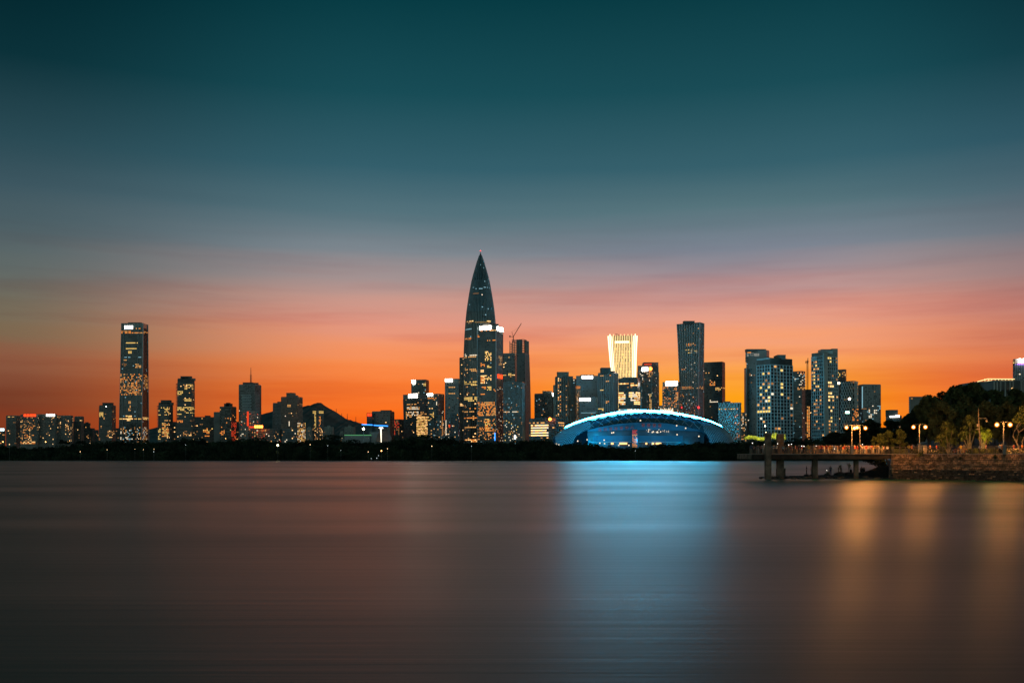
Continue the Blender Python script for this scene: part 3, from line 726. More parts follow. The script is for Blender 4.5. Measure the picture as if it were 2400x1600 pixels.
t.grid(5, 6.2, rules=[(1250,986,1276,991,.6,'warm'),(1246,991,1286,1024,.93,('white','warm_hi')),(1308,990,1324,997,.9,'warm'),ALL + (.14, ('warm_lo','warm'))], band=(.35,.5,'conc_dk'), mull=None, dark=.4, wu=.98, wv=.5)
mb = MB(); a = P(1289, 982, t.Y-3); mb.ball(a, 2.4, 14, 8); mb.build('round_lamp', M['sign_orange'], t.o)
mb = MB(); mb.tube([a - Vector((0,0,6)), a - Vector((0,0,2.2))], .3); mb.build('lamp_bracket', M['fin_dk'], t.o)
t = T('dark twin topped block with a white beacon on its right corner', [(921,1253,1294,1303),(1036,1253,1294,1303)], 1800, mat='glass_grey', ratio=.6)
t.grid(3.3, 3.3, rules=[(1265,962,1285,975,.25,('warm','warm_lo')),ALL + (.03, ('warm_lo','cool','white'))], band=(.25,.35,'conc_dk'), mull=(.2,.4,'conc_dk'), dark=.4).roof(1272,1294,916.5,mat='conc')
t.sign(1294,1303.5,920.5,927,'sign_hot',1,solid=.5,face=t.Rf); t.strip(1300.5,1302,928,975,'warm_lo',face=t.Rf,off=1)
t = T('brown apartment tower with pale vertical piers, left of the narrow lit slab', [(881,1302,1330,1336),(1036,1302,1330,1336)], 1700, mat='conc_dk', name='apartment_tower', ratio=.5)
t.grid(5.5, 3.3, rules=[(1308,880,1318,975,.42,('warm','orange','warm_hi')),(1324,890,1332,975,.3,('warm','warm_lo')),ALL + (.03, W1)], band=(.3,.4,'conc_dk'), mull=(.35,.9,'conc_warm'), dark=.6, wu=.5).roof(1306,1333,872,mat='conc_warm',dep=.8,back=.1).block(1297,1302.5,902,1036,'conc_warm',fwd=-8)
t = T('dark slim tower right beside the brown apartment tower', [(887,1333,1347,1350),(1036,1333,1347,1350)], 1760, mat='glass_deep', name='apartment_tower', ratio=.5)
t.grid(3.4, 3.3, rules=[ALL + (.06, ('white','warm_lo','cool'))], band=(.2,.3,'conc_dk'), mull=(.2,.5,'conc_dk'), dark=.4).roof(1333,1343,882)
t = T('narrow brown lit slab between the dark slim tower and the glass office', [(902,1350,1352.5,1360),(1036,1350,1352.5,1360)], 1650, mat='conc_warm', name='apartment_tower', ratio=1.6)
t.grid(2.5, 3.1, rules=[(1350,903,1361,909,.9,'orange'),ALL + (.5, ('warm_lo','warm_lo','warm'))], band=(.3,.4,'conc_warm'), mull=(.3,.4,'conc_warm'), dark=.5)
t = T('plain grey glass office with a white and red roof sign', [(880,1350,1402,1402),(1036,1350,1402,1402)], 1850, mat='glass_blue')
t.grid(4, 3.6, rules=[ALL + (.004, WC)], band=(.12,.25,'fin_dk'), mull=(.1,.25,'fin_dk'), dark=.12, y0=889).sign(1364,1389.5,880.5,886.5,'sign_hot',5,solid=.24).roof(1362,1392,878.5).strip(1364,1389,887,888,'red')
t = T('lower glass office with a white sign at its upper left, before the grey one', [(930,1358,1398,1401.5),(1036,1358,1398,1401.5)], 1640, mat='glass_blue', ratio=.4)
t.grid(4.5, 3.8, rules=[(1374,959,1390,965,.3,'warm_lo'),ALL + (.004, WC)], band=(.12,.25,'fin_dk'), mull=(.1,.25,'fin_dk'), dark=.12, y0=941).sign(1358.5,1384,932.5,938,'sign_hot',5,solid=.24).strip(1397,1401,931,1030,'conc_warm',name='corner_pier').strip(1362,1396,966.3,967.2,'cool')
t = T('dark blue ribbed tower with a stepped top, left of the glowing flared tower', [(872,1402,1437,1448),(1036,1402,1437,1448)], 1700, mat='glass_blue', ratio=.7)
t.grid(5, 3.4, rules=[(1406,877,1432,881,.7,('warm','orange')),(1421,890,1430,896,.7,'warm'),(1407,908,1416,915,.6,'yellow'),(1421,938,1430,949,.5,('orange','warm')),(1403,956,1416,961,.8,'yellow'),ALL + (.006, W1)], band=(.1,.25,'fin_dk'), mull=(.12,.8,'fin'), dark=.15).roof(1409,1432,862,dep=.7,back=.05).roof(1432,1441,878-8,dep=.5)
# glowing flared tower
st = [(786,1425.5,1493,1493),(812,1427.5,1491.5,1491.5),(840,1430,1490.5,1490.5),(870,1432.5,1489.8,1489.8),(900,1434.5,1489.5,1489.5),(950,1435,1490,1490),(1036,1433,1492,1492)]
t = T('flared tower covered in glowing golden vertical strips of light', st, 1900, mat='glass_brown', name='flared_tower')
mb = MB(); mb2 = MB(); rg = random.Random(3)
for i in range(17):
    u = i/16; edge = abs(u-.5)*2
    w = .010 + .012*max(0, edge-.6)/.4
    (mb2 if edge > .7 else mb).m
    bar(mb2 if edge > .72 else mb, t.L, u-w, u+w, .1, 1.012 if i % 2 else .998, 1.6, nv=14)
mb.build('light_fins', M['led_gold'], t.o, 'stuff'); 
M['led_gold_hot'] = emitter('bright_gold_led_light', (1.0,0.80,0.48), 2.6, False)
mb2.build('bright_edge_fins', M['led_gold_hot'], t.o, 'stuff')
mb = MB()
M['gold_glow'] = emitter('golden_back_panel_light', (1.0,0.56,0.20), 0.85, False)
for i in range(24):
    for j in range(40):
        if 4 <= j and rg.random() < .8: pane(mb, t.L, (i+.2)/24, (i+.85)/24, j/42, (j+.85)/42, .25, 0 if rg.random() < .8 else 1)
mb.build('lit_panels', [M['gold_glow'], M['yellow']], t.o, 'stuff')
t.strip(1442,1474,799,803,'led_gold_hot',off=2.2,name='crown_sign')
mb = MB(); a = P(1446, 783.5, t.Y); mb.tube([a-Vector((0,0,3)), a], .4); mb.tube([a-Vector((3,0,-1)), a+Vector((4,0,-1))], .5, n=4); mb.build('roof_hoist', M['fin_dk'], t.o)
t = T('office with bright full width bands of window light in front of the flared tower', [(885,1450,1494,1500),(1036,1450,1494,1500)], 1650, mat='glass_deep', ratio=.4)
rl = [(1451,898,1496,903,.9,('warm_hi','warm')),(1460,904,1480,908,.3,'warm_lo'),(1450,919,1467,951,.85,('white','warm_hi','warm')),(1473,919,1505,932,.9,('white','warm_hi')),(1478,932,1505,940,.9,('white','warm')),(1484,940,1505,950,.9,'warm_hi'),(1450,958,1500,964,.9,('white','cool')),ALL + (.01, W1)]
t.grid(4.2, 4.4, rules=rl, band=(.35,.5,'fin_dk'), mull=None, dark=.3, wu=.96, wv=.62).roof(1460,1492,885.5-1)
t.block(1492, 1504, 905, 1030, 'glass_deep', fwd=-12)
t = T('gridded office tower with white and round red signs at its top', [(855,1494.5,1526,1543.5),(1036,1494.5,1530,1545)], 1750, mat='conc_dk', ratio=.8)
t.grid(3.2, 3.3, rules=[(1519,871,1529,882,.8,'warm'),(1521,922,1527,966,.9,('yellow','warm')),(1533,900,1545,960,.25,'warm_lo'),(1495,869,1500,872,1,'white'),ALL + (.05, ('warm_lo','white'))], band=(.25,.6,'conc'), mull=(.25,.6,'conc'), dark=.9, y0=870).sign(1505,1519,860.5,868,'sign_hot',3,solid=.3,face=t.L).roof(1509,1543,849.5,dep=.6)
mb = MB(); a = P(1524.5, 864, t.Y-3); mb.ball(a, 3.0, 14, 8, sq=(1,.4,1)); mb.build('round_sign', M['sign_orange'], t.o); t.strip(1511,1528,852,854,'red',off=2)
t = T('low gridded tower with a broad glaring white roof sign', [(894,1553,1590,1596),(1036,1553,1590,1596)], 1700, mat='conc_dk', ratio=.5)
t.grid(3.4, 3.3, rules=[(1553,915,1560,930,.4,'orange'),(1583,918,1590,945,.7,('orange','warm')),(1545,958,1575,966,.8,'white'),ALL + (.3, ('warm_lo','warm_lo','orange'))], band=(.25,.5,'conc'), mull=(.25,.5,'conc'), dark=.8, y0=905).sign(1560,1588,893,902,'sign_hot',5,solid=.26,face=t.L)
t.block(1546,1554,950,1030,'conc_dk',fwd=2).strip(1546,1552.5,952,955,'sign_white',off=5)
for k in range(9): pass
mb = MB()
for k in range(10):
    a = P(1548 + k*3.1, 966, t.Y-12); b = P(1549.6 + k*3.1, 956 + (k % 3)*1.5, t.Y-12); mb.box(a.x, b.x, a.y, a.y+1, a.z-3, b.z)
mb.build('lit_pillars', M['white'], t.o)
# tall ribbed tower
st = [(755,1587,1640,1651),(800,1589.5,1638.5,1650.5),(850,1591.5,1637,1650),(900,1593.5,1636,1650),(950,1595,1636,1650),(1036,1596,1636,1651)]
t = T('tall ribbed tower flaring to its top, second tallest of the right skyline', st, 1850, mat='glass_deep', ratio=.8)
rl = [(1591,758,1598,762,.8,'white'),(1602,769,1607,773,.7,'warm'),(1633,766,1638,771,.7,'warm'),(1608,804,1630,810,.8,('orange','warm')),(1604,819,1635,827,.5,('white','yellow')),(1594,864,1605,867,.9,'orange'),(1618,850,1633,900,.18,('white','warm_lo')),(1596,906,1648,912,.8,('warm','orange')),(1596,920,1634,975,.24,('white','warm_lo','cool','orange')),ALL + (.008, WC)]
t.grid(3.4, 3.5, rules=rl, band=(.1,.25,'fin_dk'), mull=None, dark=.15)
mb = MB()
for i in range(10):
    u = i/9; 
    for j in range(12):
        a_, b_ = j/12, (j+1)/12
        o1, o2 = .028*math.sin(a_*7+i), .028*math.sin(b_*7+i)
        o1 = o2 = 0
        bar(mb, t.L, u-.012, u+.012, a_, b_, 1.4)
        if i < 9: bar(mb, t.L, u+.055-.03*a_, u+.066-.03*a_, a_, b_, 1.1)
mb.build('ribs', M['fin'], t.o, 'stuff')
mb = MB(); bar(mb, t.Rf, -.04, .06, 0, 1, 1.2, nv=6)
for i in range(1, 5): bar(mb, t.Rf, i/5-.02, i/5+.02, 0, 1, .8, nv=6)
mb.build('side_ribs', M['fin'], t.o, 'stuff'); t.roof(1603,1628,752.5,dep=.3,back=.1).strip(1606,1624,753.2,755,'warm_hi',off=.5)
for x in (1596.5, 1637.5):
    mb = MB(); a = P(x, 954.5, t.Y-4); mb.ball(a, 1.7, 8, 6); mb.build('beacon', M['beacon'], t.o)
t = T('grey glass tower directly right of the tall ribbed tower', [(847,1650,1693,1699),(1036,1650,1693,1700)], 1950, mat='glass', ratio=.6)
t.grid(3.4, 3.6, rules=[(1651,872,1671,876,.6,'warm'),(1664,889,1676,903,.5,('orange','warm')),(1675,906,1690,914,.8,('yellow','warm')),(1690,907,1699,911,.9,'warm'),(1664,938,1682,942,.9,'white'),ALL + (.012, W1)], band=(.15,.3,'fin_dk'), mull=(.12,.3,'fin_dk'), dark=.2)
t = T('block wrapped in a white diamond lattice, left of the tall dark signed tower', [(943,1684,1731,1735),(1036,1684,1731,1735)], 1550, mat='glass_deep', ratio=.4)
t.grid(4.5, 3.6, rules=[(1686,955,1733,959,.75,('orange','yellow')),(1715,965,1733,1030,.14,'orange'),ALL + (.02, W1)], band=(.15,.25,'fin_dk'), mull=None, dark=.3).diagrid(7, 14, 943, 1032, w=1.25).roof(1700,1712,942-1)
t = T('small pale lit slab between the diamond lattice block and the tall signed tower', [(966,1734,1746,1749),(1036,1734,1746,1749)], 1750, mat='conc', name='apartment_block', ratio=.5)
t.grid(3, 3.2, rules=[ALL + (.35, ('warm','warm_lo','white'))], band=(.35,.5,'conc'), mull=None, dark=.6)
# ---- right part
t = T('dark tower with dim sign characters at its top, left of the white gridded tower', [(820,1747,1797,1803),(846,1747,1797,1803),(847,1749.5,1797,1803),(1036,1749,1797,1803)], 1750, mat='glass_grey', ratio=.4)
t.grid(3.6, 3.4, rules=[(1757,876,1769,882,.8,('warm_lo','white')),(1750,985,1800,1010,.1,'cool'),ALL + (.01, WC)], band=(.12,.25,'conc_dk'), mull=(.1,.3,'conc_dk'), dark=.15, y0=835).block(1747.2,1751,862,1036,'glass_grey',fwd=-6)
t.sign(1750.5,1755,827,832.5,'sign_dim',1,face=t.L); t.sign(1768,1780,827,833,'sign_dim',3,face=t.L)
mb = MB(); a = P(1763, 830, t.Y-1.5)
for k in range(14):
    q = [2*math.pi*(k+d)/14 for d in (0,1)]
    mb.tube([a+Vector((4*math.cos(q[0]),0,2*math.sin(q[0]))), a+Vector((4*math.cos(q[1]),0,2*math.sin(q[1])))], .3, n=4)
mb.build('ring_sign', M['sign_dim'], t.o)
t.strip(1752,1760,823,824.5,'orange',off=.8); t.roof(1750,1795,818.5,dep=.4)
t = T('wide white gridded tower with yellow lit windows, behind the pier pillars', [(838,1774,1805,1857),(1036,1776,1808,1859.5)], 1500, mat='glass_deep', ratio=1.6, name='gridded_tower')
rl = [(1779,844,1804,849,.9,'yellow'),(1806,843,1816,846,.9,'warm_lo'),(1818,852,1838,857,.9,'warm_hi'),(1828,863,1838,868,1,'yellow'),(1828,898,1838,911,1,'yellow'),(1826,920,1838,925,1,'yellow'),(1778,875,1804,990,.22,('warm','yellow','warm_lo')),(1798,930,1806,970,.7,('warm_hi','yellow')),(1776,960,1805,965,.6,'yellow'),(1830,978,1838,1000,.5,W1),ALL + (.07, ('warm','warm_lo','white'))]
t.grid(9.8, 8.1, rules=rl, band=(.14,.9,'white_frame'), mull=(.12,.9,'white_frame'), dark=.95, wu=.8, wv=.6, y0=854).roof(1823,1841.5,832,mat='conc_dk').strip(1775,1805,838,841,'white_frame',name='parapet',off=1)
t.grid(2.4, 2.4, y0=858, rules=[ALL + (.1, ('warm','warm_lo'))], band=None, mull=None, only=[t.Rf], ucut=(.86,.95), dark=.9, names=('a','b','stair_windows'))
t = T('dark banded tower with cool white floor lights, right of the wide gridded tower', [(869,1855,1879,1887),(1036,1856,1880,1888)], 1750, mat='glass_deep', ratio=.7)
t.grid(3.6, 3.5, rules=[(1855,875,1887,902,.3,('cool','white')),(1868,908,1887,912,.8,'warm'),(1870,869,1887,878,.3,'orange'),ALL + (.015, WC)], band=(.3,.4,'conc_dk'), mull=None, dark=.4)
t = T('slim dark block with a column of warm windows between the two gridded towers', [(912,1887,1902,1904),(1036,1887,1902,1904)], 1800, mat='conc_dk')
t.grid(3.4, 3.4, rules=[(1890,952,1898,1030,.9,('warm','orange')),ALL + (.02, W1)], band=(.3,.3,'conc_dk'), mull=None, dark=.5)
a = P(1892.5, 912, 1810); b = P(1892.5, 844, 1810); o = empty('tower_crane', a); tag(o, 'thin upright crane mast between the two white gridded towers', 'crane')
mb = MB()
for dx, dy in ((-1.1,-1.1),(1.1,-1.1),(-1.1,1.1),(1.1,1.1)): mb.tube([a+Vector((dx,dy,0)), b+Vector((dx,dy,0))], .22, n=4)
h = b.z-a.z
for k in range(28): mb.tube([a+Vector((-1.1,-1.1,h*k/28)), a+Vector((1.1,-1.1,h*(k+1)/28))], .18, n=4); mb.tube([a+Vector((1.1,-1.1,h*k/28)), a+Vector((1.1,-1.1,h*k/28))+Vector((-2.2,0,0))], .15, n=4)
mb.build('mast', M['steel'], o)
mb = MB(); mb.tube([b+Vector((-4,0,-4)), b+Vector((3,0,-2))], .5, n=4); mb.tube([b+Vector((0,0,-6)), b+Vector((1,0,4))], .6, n=4); mb.tube([b+Vector((-3,0,-6)), b+Vector((-3,0,-1))], .5, n=4); mb.build('folded_jib', M['steel'], o)
t = T('taller gridded tower with stepped slabs and a broad grey pier up its front', [(825,1902,1929,1962),(1036,1904,1933,1966)], 1480, mat='glass_deep', ratio=1.2, name='gridded_tower')
rl = [(1904,835,1918,842,.9,'warm_lo'),(1904,842,1920,906,.75,('warm_lo','warm','yellow')),(1936,838,1950,855,.8,'yellow'),(1936,890,1952,1022,.55,('yellow','warm','warm_hi')),(1904,910,1925,1020,.12,('warm','warm_lo')),ALL + (.07, ('warm','warm_lo'))]
t.grid(6.8, 8.1, rules=rl, band=(.12,.9,'white_frame'), mull=(.12,.9,'white_frame'), dark=.95, wu=.8, wv=.5, y0=834)
t.strip(1929,1938,827,1020,'conc_lt',face=t.Rf,off=1.8,name='front_pier'); t.strip(1904,1916,834,842,'fin',off=1,name='roof_frame')
t.roof(1927,1952,822,mat='conc_lt',dep=.6,back=.05); t.block(1950,1963.5,816.8,1036,'glass_grey',fwd=-14); t.roof(1925.5,1951,819,mat='glass_grey',back=.6)
t = T('brown topped office with warm lit upper floors, right of the taller gridded tower', [(865,1963,1980,1983.5),(1036,1963,1980,1983.5)], 1800, mat='glass_brown', ratio=.5)
t.grid(3.6, 3.4, rules=[(1963,870,1984,885,.6,('yellow','warm_lo','warm')),ALL + (.03, W1)], band=(.25,.4,'conc_dk'), mull=None, dark=.4)
t = T('leaning block wrapped in a white diamond lattice, far right of the skyline', [(892,1972,2000,2009),(1036,1968,2002,2012)], 1550, mat='glass_deep', ratio=.6)
t.grid(4.5, 3.6, rules=[(1990,893,2009,897,.8,'orange'),ALL + (.05, ('warm_lo','warm'))], band=(.15,.25,'fin_dk'), mull=None, dark=.3).diagrid(5, 14.5, 893, 1032, w=1.35)
t = T('grey office block with a fan of white lights on its lower front', [(900,2011.5,2023,2064),(1036,2011.5,2023,2064.5)], 1650, mat='glass_grey', ratio=1.8)
t.grid(4.2, 3.4, rules=[(2020,955,2040,958,.8,'warm_lo'),(2036,950,2058,978,.38,('cool','white')),(2056,950,2064,964,.4,'cool'),(2015,960,2064,995,.05,'cool'),ALL + (.006, WC)], band=(.12,.25,'conc_dk'), mull=(.12,.3,'conc_dk'), dark=.2)
t.strip(2021.3,2022.3,905,956,'cool',face=t.L,off=1)
T('low red tinted block between the leaning lattice block and the grey office', [(955,1998,2008,2012),(1036,1998,2008,2012)], 1500, mat='conc_warm', name='city_block', ratio=.5).grid(3.4,3.6,rules=[(1998,955,2012,985,.3,'orange'),ALL + (.1, W1)],band=(.3,.4,'conc_dk'),mull=None,dark=.5)
t = T('small two step block with a bright white sign, alone in the orange gap', [(973.5,2076,2108,2113.5),(1036,2076,2108,2113.5)], 1500, mat='conc_dk', name='city_block', ratio=.4)
t.grid(3.6, 3.4, rules=[ALL + (.02, W1)], band=(.2,.3,'conc'), mull=None, dark=.3).block(2083.5,2104.5,960,974,'conc_dk',fwd=-3,depth=14).sign(2086,2109,972.5,977,'sign_white',5,solid=.2)
t = T('grey blue block half hidden by the trees on the right slope', [(929,2130.5,2134,2175),(1036,2130.5,2134,2175)], 900, mat='conc', name='city_block', ratio=3)
t.grid(6, 5.5, rules=[(2135,932,2141,938,.9,'warm_lo'),(2133,955,2150,975,.2,'warm_lo'),ALL + (.0, W1)], band=(.35,.4,'conc'), mull=None, dark=.0)
# far right, standing on the wooded slope
t = T('tower with a white and purple sign, cut by the right picture edge', [(841,2374.5,2378,2440),(1036,2374.5,2378,2440)], 1000, mat='glass_blue', ratio=3)
t.grid(5, 4.5, rules=[(2370,842,2420,851,.8,('yellow','warm_lo')),(2378,868,2390,880,.15,'white'),ALL + (.003, WC)], band=(.1,.25,'fin_dk'), mull=(.1,.25,'fin_dk'), dark=.1)
mb = MB(); a = P(2389, 850, t.Y-3); 
for k in range(4): mb.box(a.x+k*1.9, a.x+k*1.9+1.5, a.y, a.y+.8, a.z, a.z+(3.2 if k % 2 else 4.2))
mb.build('sign', M['sign_hot'], t.o)
M['led_purple'] = emitter('purple_led_light', (.35,.08,1.0), 3, False); mb = MB(); a = P(2386, 852.5, t.Y-3); mb.box(a.x, a.x+11, a.y, a.y+.8, a.z-.5, a.z+.4); mb.build('sign_underline', M['led_purple'], t.o)
t = T('low building with gold lit tiered roof lines behind the trees on the slope', [(889,2304,2340,2384),(1000,2304,2340,2384)], 900, mat='conc_dk', name='gold_lit_hall', ratio=1)
mb = MB()
for k, (x0, y0_, x1, y1_) in enumerate([(2291,894,2315,887.5),(2315,887.5,2378,888),(2296,899,2318,892),(2318,892,2376,891.5),(2301,898,2330,897)]):
    mb.tube([P(x0,y0_,890), P(x1,y1_,890)], .32, n=4)
for x in range(2308, 2378, 8): mb.tube([P(x,887,890), P(x+1,896,890)], .22, n=4)
mb.build('gold_roof_lights', M['led_gold'], t.o)
mb = MB(); a = P(2291,893,892); b = P(2379,889,892); mb.box(a.x, b.x, 892, 930, a.z-3.4, a.z-.2); mb.build('roof_slab', M['conc_dk'], t.o)
t = T('row of grey framed houses on top of the wooded slope at the right edge', [(897,2326,2336,2420),(1000,2326,2336,2420)], 700, mat='conc_dk', name='framed_house_row', ratio=3)
mb = MB()
for k, (x0, x1) in enumerate([(2331,2338),(2346,2357),(2368,2375),(2394,2398)]):
    for x in (x0, x1): a = P(x, 891, 690); mb.box(a.x-.25, a.x+.25, 690, 691, a.z-12, a.z)
    a = P(x0, 892, 690); b = P(x1, 892, 690); mb.box(a.x, b.x, 690, 691, a.z-.6, a.z)
mb.build('white_frames', M['conc_lt'], t.o)
mb = MB(); a = P(2330,896,692); b = P(2420,896,692); mb.box(a.x, b.x, 694, 720, a.z-5, a.z+1.6); mb.build('upper_floor', M['conc_dk'], t.o)
mb = MB(); a = P(2372, 910, 690); mb.ball(a, .5, 8, 5); mb.build('wall_lamp', M['warm_hi'], t.o)
t = T('low block peeking out between tree tops left of the gold lit hall', [(902,2252,2256,2268),(1000,2252,2256,2268)], 800, mat='conc', name='city_block', ratio=1.5).grid(5,5,rules=[],band=(.3,.4,'conc_dk'),mull=None,dark=.5)
# ------------------------------------------------------------------ arena with the blue light ridge
AY = 1290.0; ACX = (1507-1200)/F*AY; AA, AB, AH = 116.0, 66.0, 0.0
M['led_arc'] = emitter('cyan_blue_led_arc_light', (0.05,0.62,1.0), 235)
M['shell'] = material('arena_shell_cladding', (0.06,0.15,0.20), rough=0.6, noise=0.12, nscale=0.06)
M['shell_dark'] = material('arena_dark_glass', (0.06,0.08,0.09), rough=0.25, noise=0.3, nscale=0.1)
M['lattice'] = material('arena_white_steel', (0.5,0.52,0.53), rough=0.5)
M['sign_faint'] = emitter('faint_red_character_light', (0.55,0.14,0.10), 0.22, False)
M['led_soft'] = emitter('soft_blue_floodlight', (0.06,0.42,1.0), 9)
def ridge_y(px):
    pts = [(1290,1030),(1300,1023),(1323,1004),(1345,994),(1375,984),(1410,976),(1445,969.5),(1480,966),(1505,965),(1535,966),(1570,969),(1600,974),(1635,981),(1664,989),(1690,1000),(1708,1017),(1722,1030)]
    for a, b in zip(pts, pts[1:]):
        if a[0] <= px <= b[0]: return a[1] + (b[1]-a[1])*(px-a[0])/(b[0]-a[0])
    return 1035
def dome(sx, t):
    """sx -1..1 along the long axis, t 0 (front foot) .. 1 (ridge) .. 2 (back foot)"""
    X = ACX + AA * sx
    px = 1200 + F * X / AY
    zr = CH + (HZ - ridge_y(px)) / F * AY
    half = AB * max(0.02, 1 - abs(sx)**2.6) ** 0.5
    a = (1 - t) * math.pi / 2
    z = GZ + (zr - GZ) * math.cos(a) ** 0.75 if abs(a) < math.pi/2 - 1e-4 else GZ
    return Vector((X, AY - half * math.sin(a), z))
def dn(sx, t):
    e = .01; a = dome(sx+e, t)-dome(sx-e, t); b = dome(sx, min(2, t+e))-dome(sx, max(0, t-e))
    n = a.cross(b); 
    if n.length < 1e-6: return Vector((0,-1,0))
    n.normalize()
    return n if n.y*-1 + n.z > 0 else -n
def open_y(px):        # lower edge of the roof over the glazed front
    pts = [(1346,1032),(1352,1022),(1362,1014),(1376,1008),(1400,1001),(1440,994),(1480,990),(1520,989),(1560,991),(1600,997),(1640,1007),(1656,1018),(1662,1032)]
    if px < 1346 or px > 1662: return 2000
    for a, b in zip(pts, pts[1:]):
        if a[0] <= px <= b[0]: return a[1] + (b[1]-a[1])*(px-a[0])/(b[0]-a[0])
    return 2000
arena = empty('sports_arena', (ACX, AY, GZ)); tag(arena, 'low shell roofed arena with a glaring blue light line along its ridge', 'arena')
mb = MB(); NX, NTT = 120, 56
grid_ = [[dome(-1+2*i/NX, 2*j/NTT) for j in range(NTT+1)] for i in range(NX+1)]
for i in range(NX):
    for j in range(NTT):
        q = [grid_[i][j], grid_[i+1][j], grid_[i+1][j+1], grid_[i][j+1]]
        c_ = (q[0]+q[1]+q[2]+q[3])/4; px, py = proj(c_)
        if j < NTT/2 and py > open_y(px): continue
        if j < NTT/2 and (px < 1352 or px > 1668) and py > 1014: continue
        mb.quad(*q)
mb.build('roof_shell', M['shell'], arena, smooth=True)
mb = MB()     # diagonal lattice that wraps both ends and thins out over the roof
for fam in (0, 1):
    for k in range(-70, 150):
        pts = []
        for q in range(0, 41):
            t_ = q/40
            sx = -1 + 2*(k/80) + (t_*.36 if fam == 0 else -t_*.36) + .0
            if abs(sx) > .985: 
                if len(pts) > 1: mb.tube(pts, .38, n=3, caps=False)
                pts = []; continue
            p = dome(sx, t_); px, py = proj(p)
            if py > open_y(px): 
                if len(pts) > 1: mb.tube(pts, .38, n=3, caps=False)
                pts = []; continue
            wing = abs(sx) > .60
            if not wing and t_ < .0: continue
            if not wing and (k % 4): 
                if len(pts) > 1: mb.tube(pts, .38, n=3, caps=False)
                pts = []; continue
            pts.append(p + dn(sx, max(.02, t_))*.3)
        if len(pts) > 1: mb.tube(pts, .38, n=3, caps=False)
mb.build('diagonal_lattice', M['lattice'], arena, 'stuff')
mb = MB()
for k in range(60):
    pa, pb = 1325 + 366*k/60, 1325 + 366*(k+1)/60
    r1 = .40 + .85*math.sin(math.pi*(k+.5)/60)**.7
    def rp(px): X = (px-1200)/F*(AY-9); return Vector((X, AY-9, CH + (HZ-ridge_y(px))/F*(AY-9) + 1.5))
    mb.tube([rp(pa), rp(pb)], r1, n=6, caps=(k in (0, 59)))
mb.build('ridge_light', M['led_arc'], arena)
def ribbon(name, xs, ya, yb, dep, mat, kind=None, thick=1.0, emit=None):
    mb = MB(); n = 40
    def pt(px, py, k):
        s_ = (px-1507)/215.0; Yd = AY - dep * max(0.05, 1 - abs(s_)**2.2)**.5
        return P(px, py, Yd + k)
    for i in range(n):
        a, b = xs[0] + (xs[1]-xs[0])*i/n, xs[0] + (xs[1]-xs[0])*(i+1)/n
        A0, B0, A1, B1 = pt(a, yb(a), 0), pt(b, yb(b), 0), pt(a, ya(a), 0), pt(b, ya(b), 0)
        d = Vector((0, thick, 0))
        mb.hexa([A0, B0, B0+d, A0+d, A1, B1, B1+d, A1+d])
    return mb.build(name, M[mat], arena, kind)
ribbon('roof_fascia', (1377, 1650), lambda x: open_y(x)+.3, lambda x: max(open_y(x)+2, 1016 + .0008*(x-1510)**2*0 - 9*math.cos((x-1510)/150)), 58, 'shell')
ribbon('upper_glass_band', (1377, 1652), lambda x: max(open_y(x)+2, 1016 - 9*math.cos((x-1510)/150)), lambda x: 1022, 54, 'shell_dark')
ribbon('mid_wall_band', (1390, 1600), lambda x: 1022.3 - 2*math.cos((x-1500)/120), lambda x: 1034.5, 56, 'shell')
ribbon('entrance_wall', (1378, 1650), lambda x: 1021, lambda x: 1064, 50, 'shell_dark')
ribbon('terrace_slab', (1385, 1590), lambda x: 1035, lambda x: 1036, 60, 'lattice')
mb = MB()
for (x, w) in [(1432, 6), (1452, 12), (1464, 6), (1513, 4), (1528, 5), (1537, 13)]:
    a = P(x, 1041, AY-61); b = P(x+w, 1037, AY-61); mb.box(a.x, b.x, a.y, a.y+1, a.z, b.z)
mb.build('lit_entrances', M['warm_hi'], arena)
mb = MB(); rg = random.Random(2)
for k in range(26):
    x = rg.uniform(1510, 1570); a = P(x, 1005 + rg.uniform(0, 8), AY-62); mb.ball(a, rg.choice((.3,.4,.8)), 5, 4)
for x, y in [(1501,985),(1434,1014),(1438,1013),(1416,1031),(1586,997),(1607,1003),(1587,1018),(1638,1022),(1417,1039),(1406,1038),(1450,1043),(1474,1043),(1354,1033),(1376,1030),(1304,1040),(1310,1042)]:
    a = P(x, y, AY-66); mb.ball(a, .9, 6, 4)
mb.build('small_lamps', M['white'], arena, 'stuff')
mb = MB(); rg = random.Random(12)       # lit stair tower in front of the arena
a = P(1482, 1052, AY-75); b = P(1494, 1004, AY-75)
mb.box(a.x, b.x, a.y, a.y+8, GZ, b.z); mb.build('stair_tower', M['shell_dark'], arena)
mb = MB()
for j in range(12):
    for i in range(4):
        if rg.random() < .75:
            x = 1482.5 + i*2.9; y = 1008 + j*3.4; q = P(x, y, AY-76); w = 1.3/F*AY
            mb.box(q.x, q.x+w*1.4, q.y, q.y+.5, q.z-w, q.z, 1 if j < 3 else (0 if rg.random() < .6 else 2))
mb.build('stair_lights', [M['orange'], M['red'], M['warm']], arena, 'stuff')
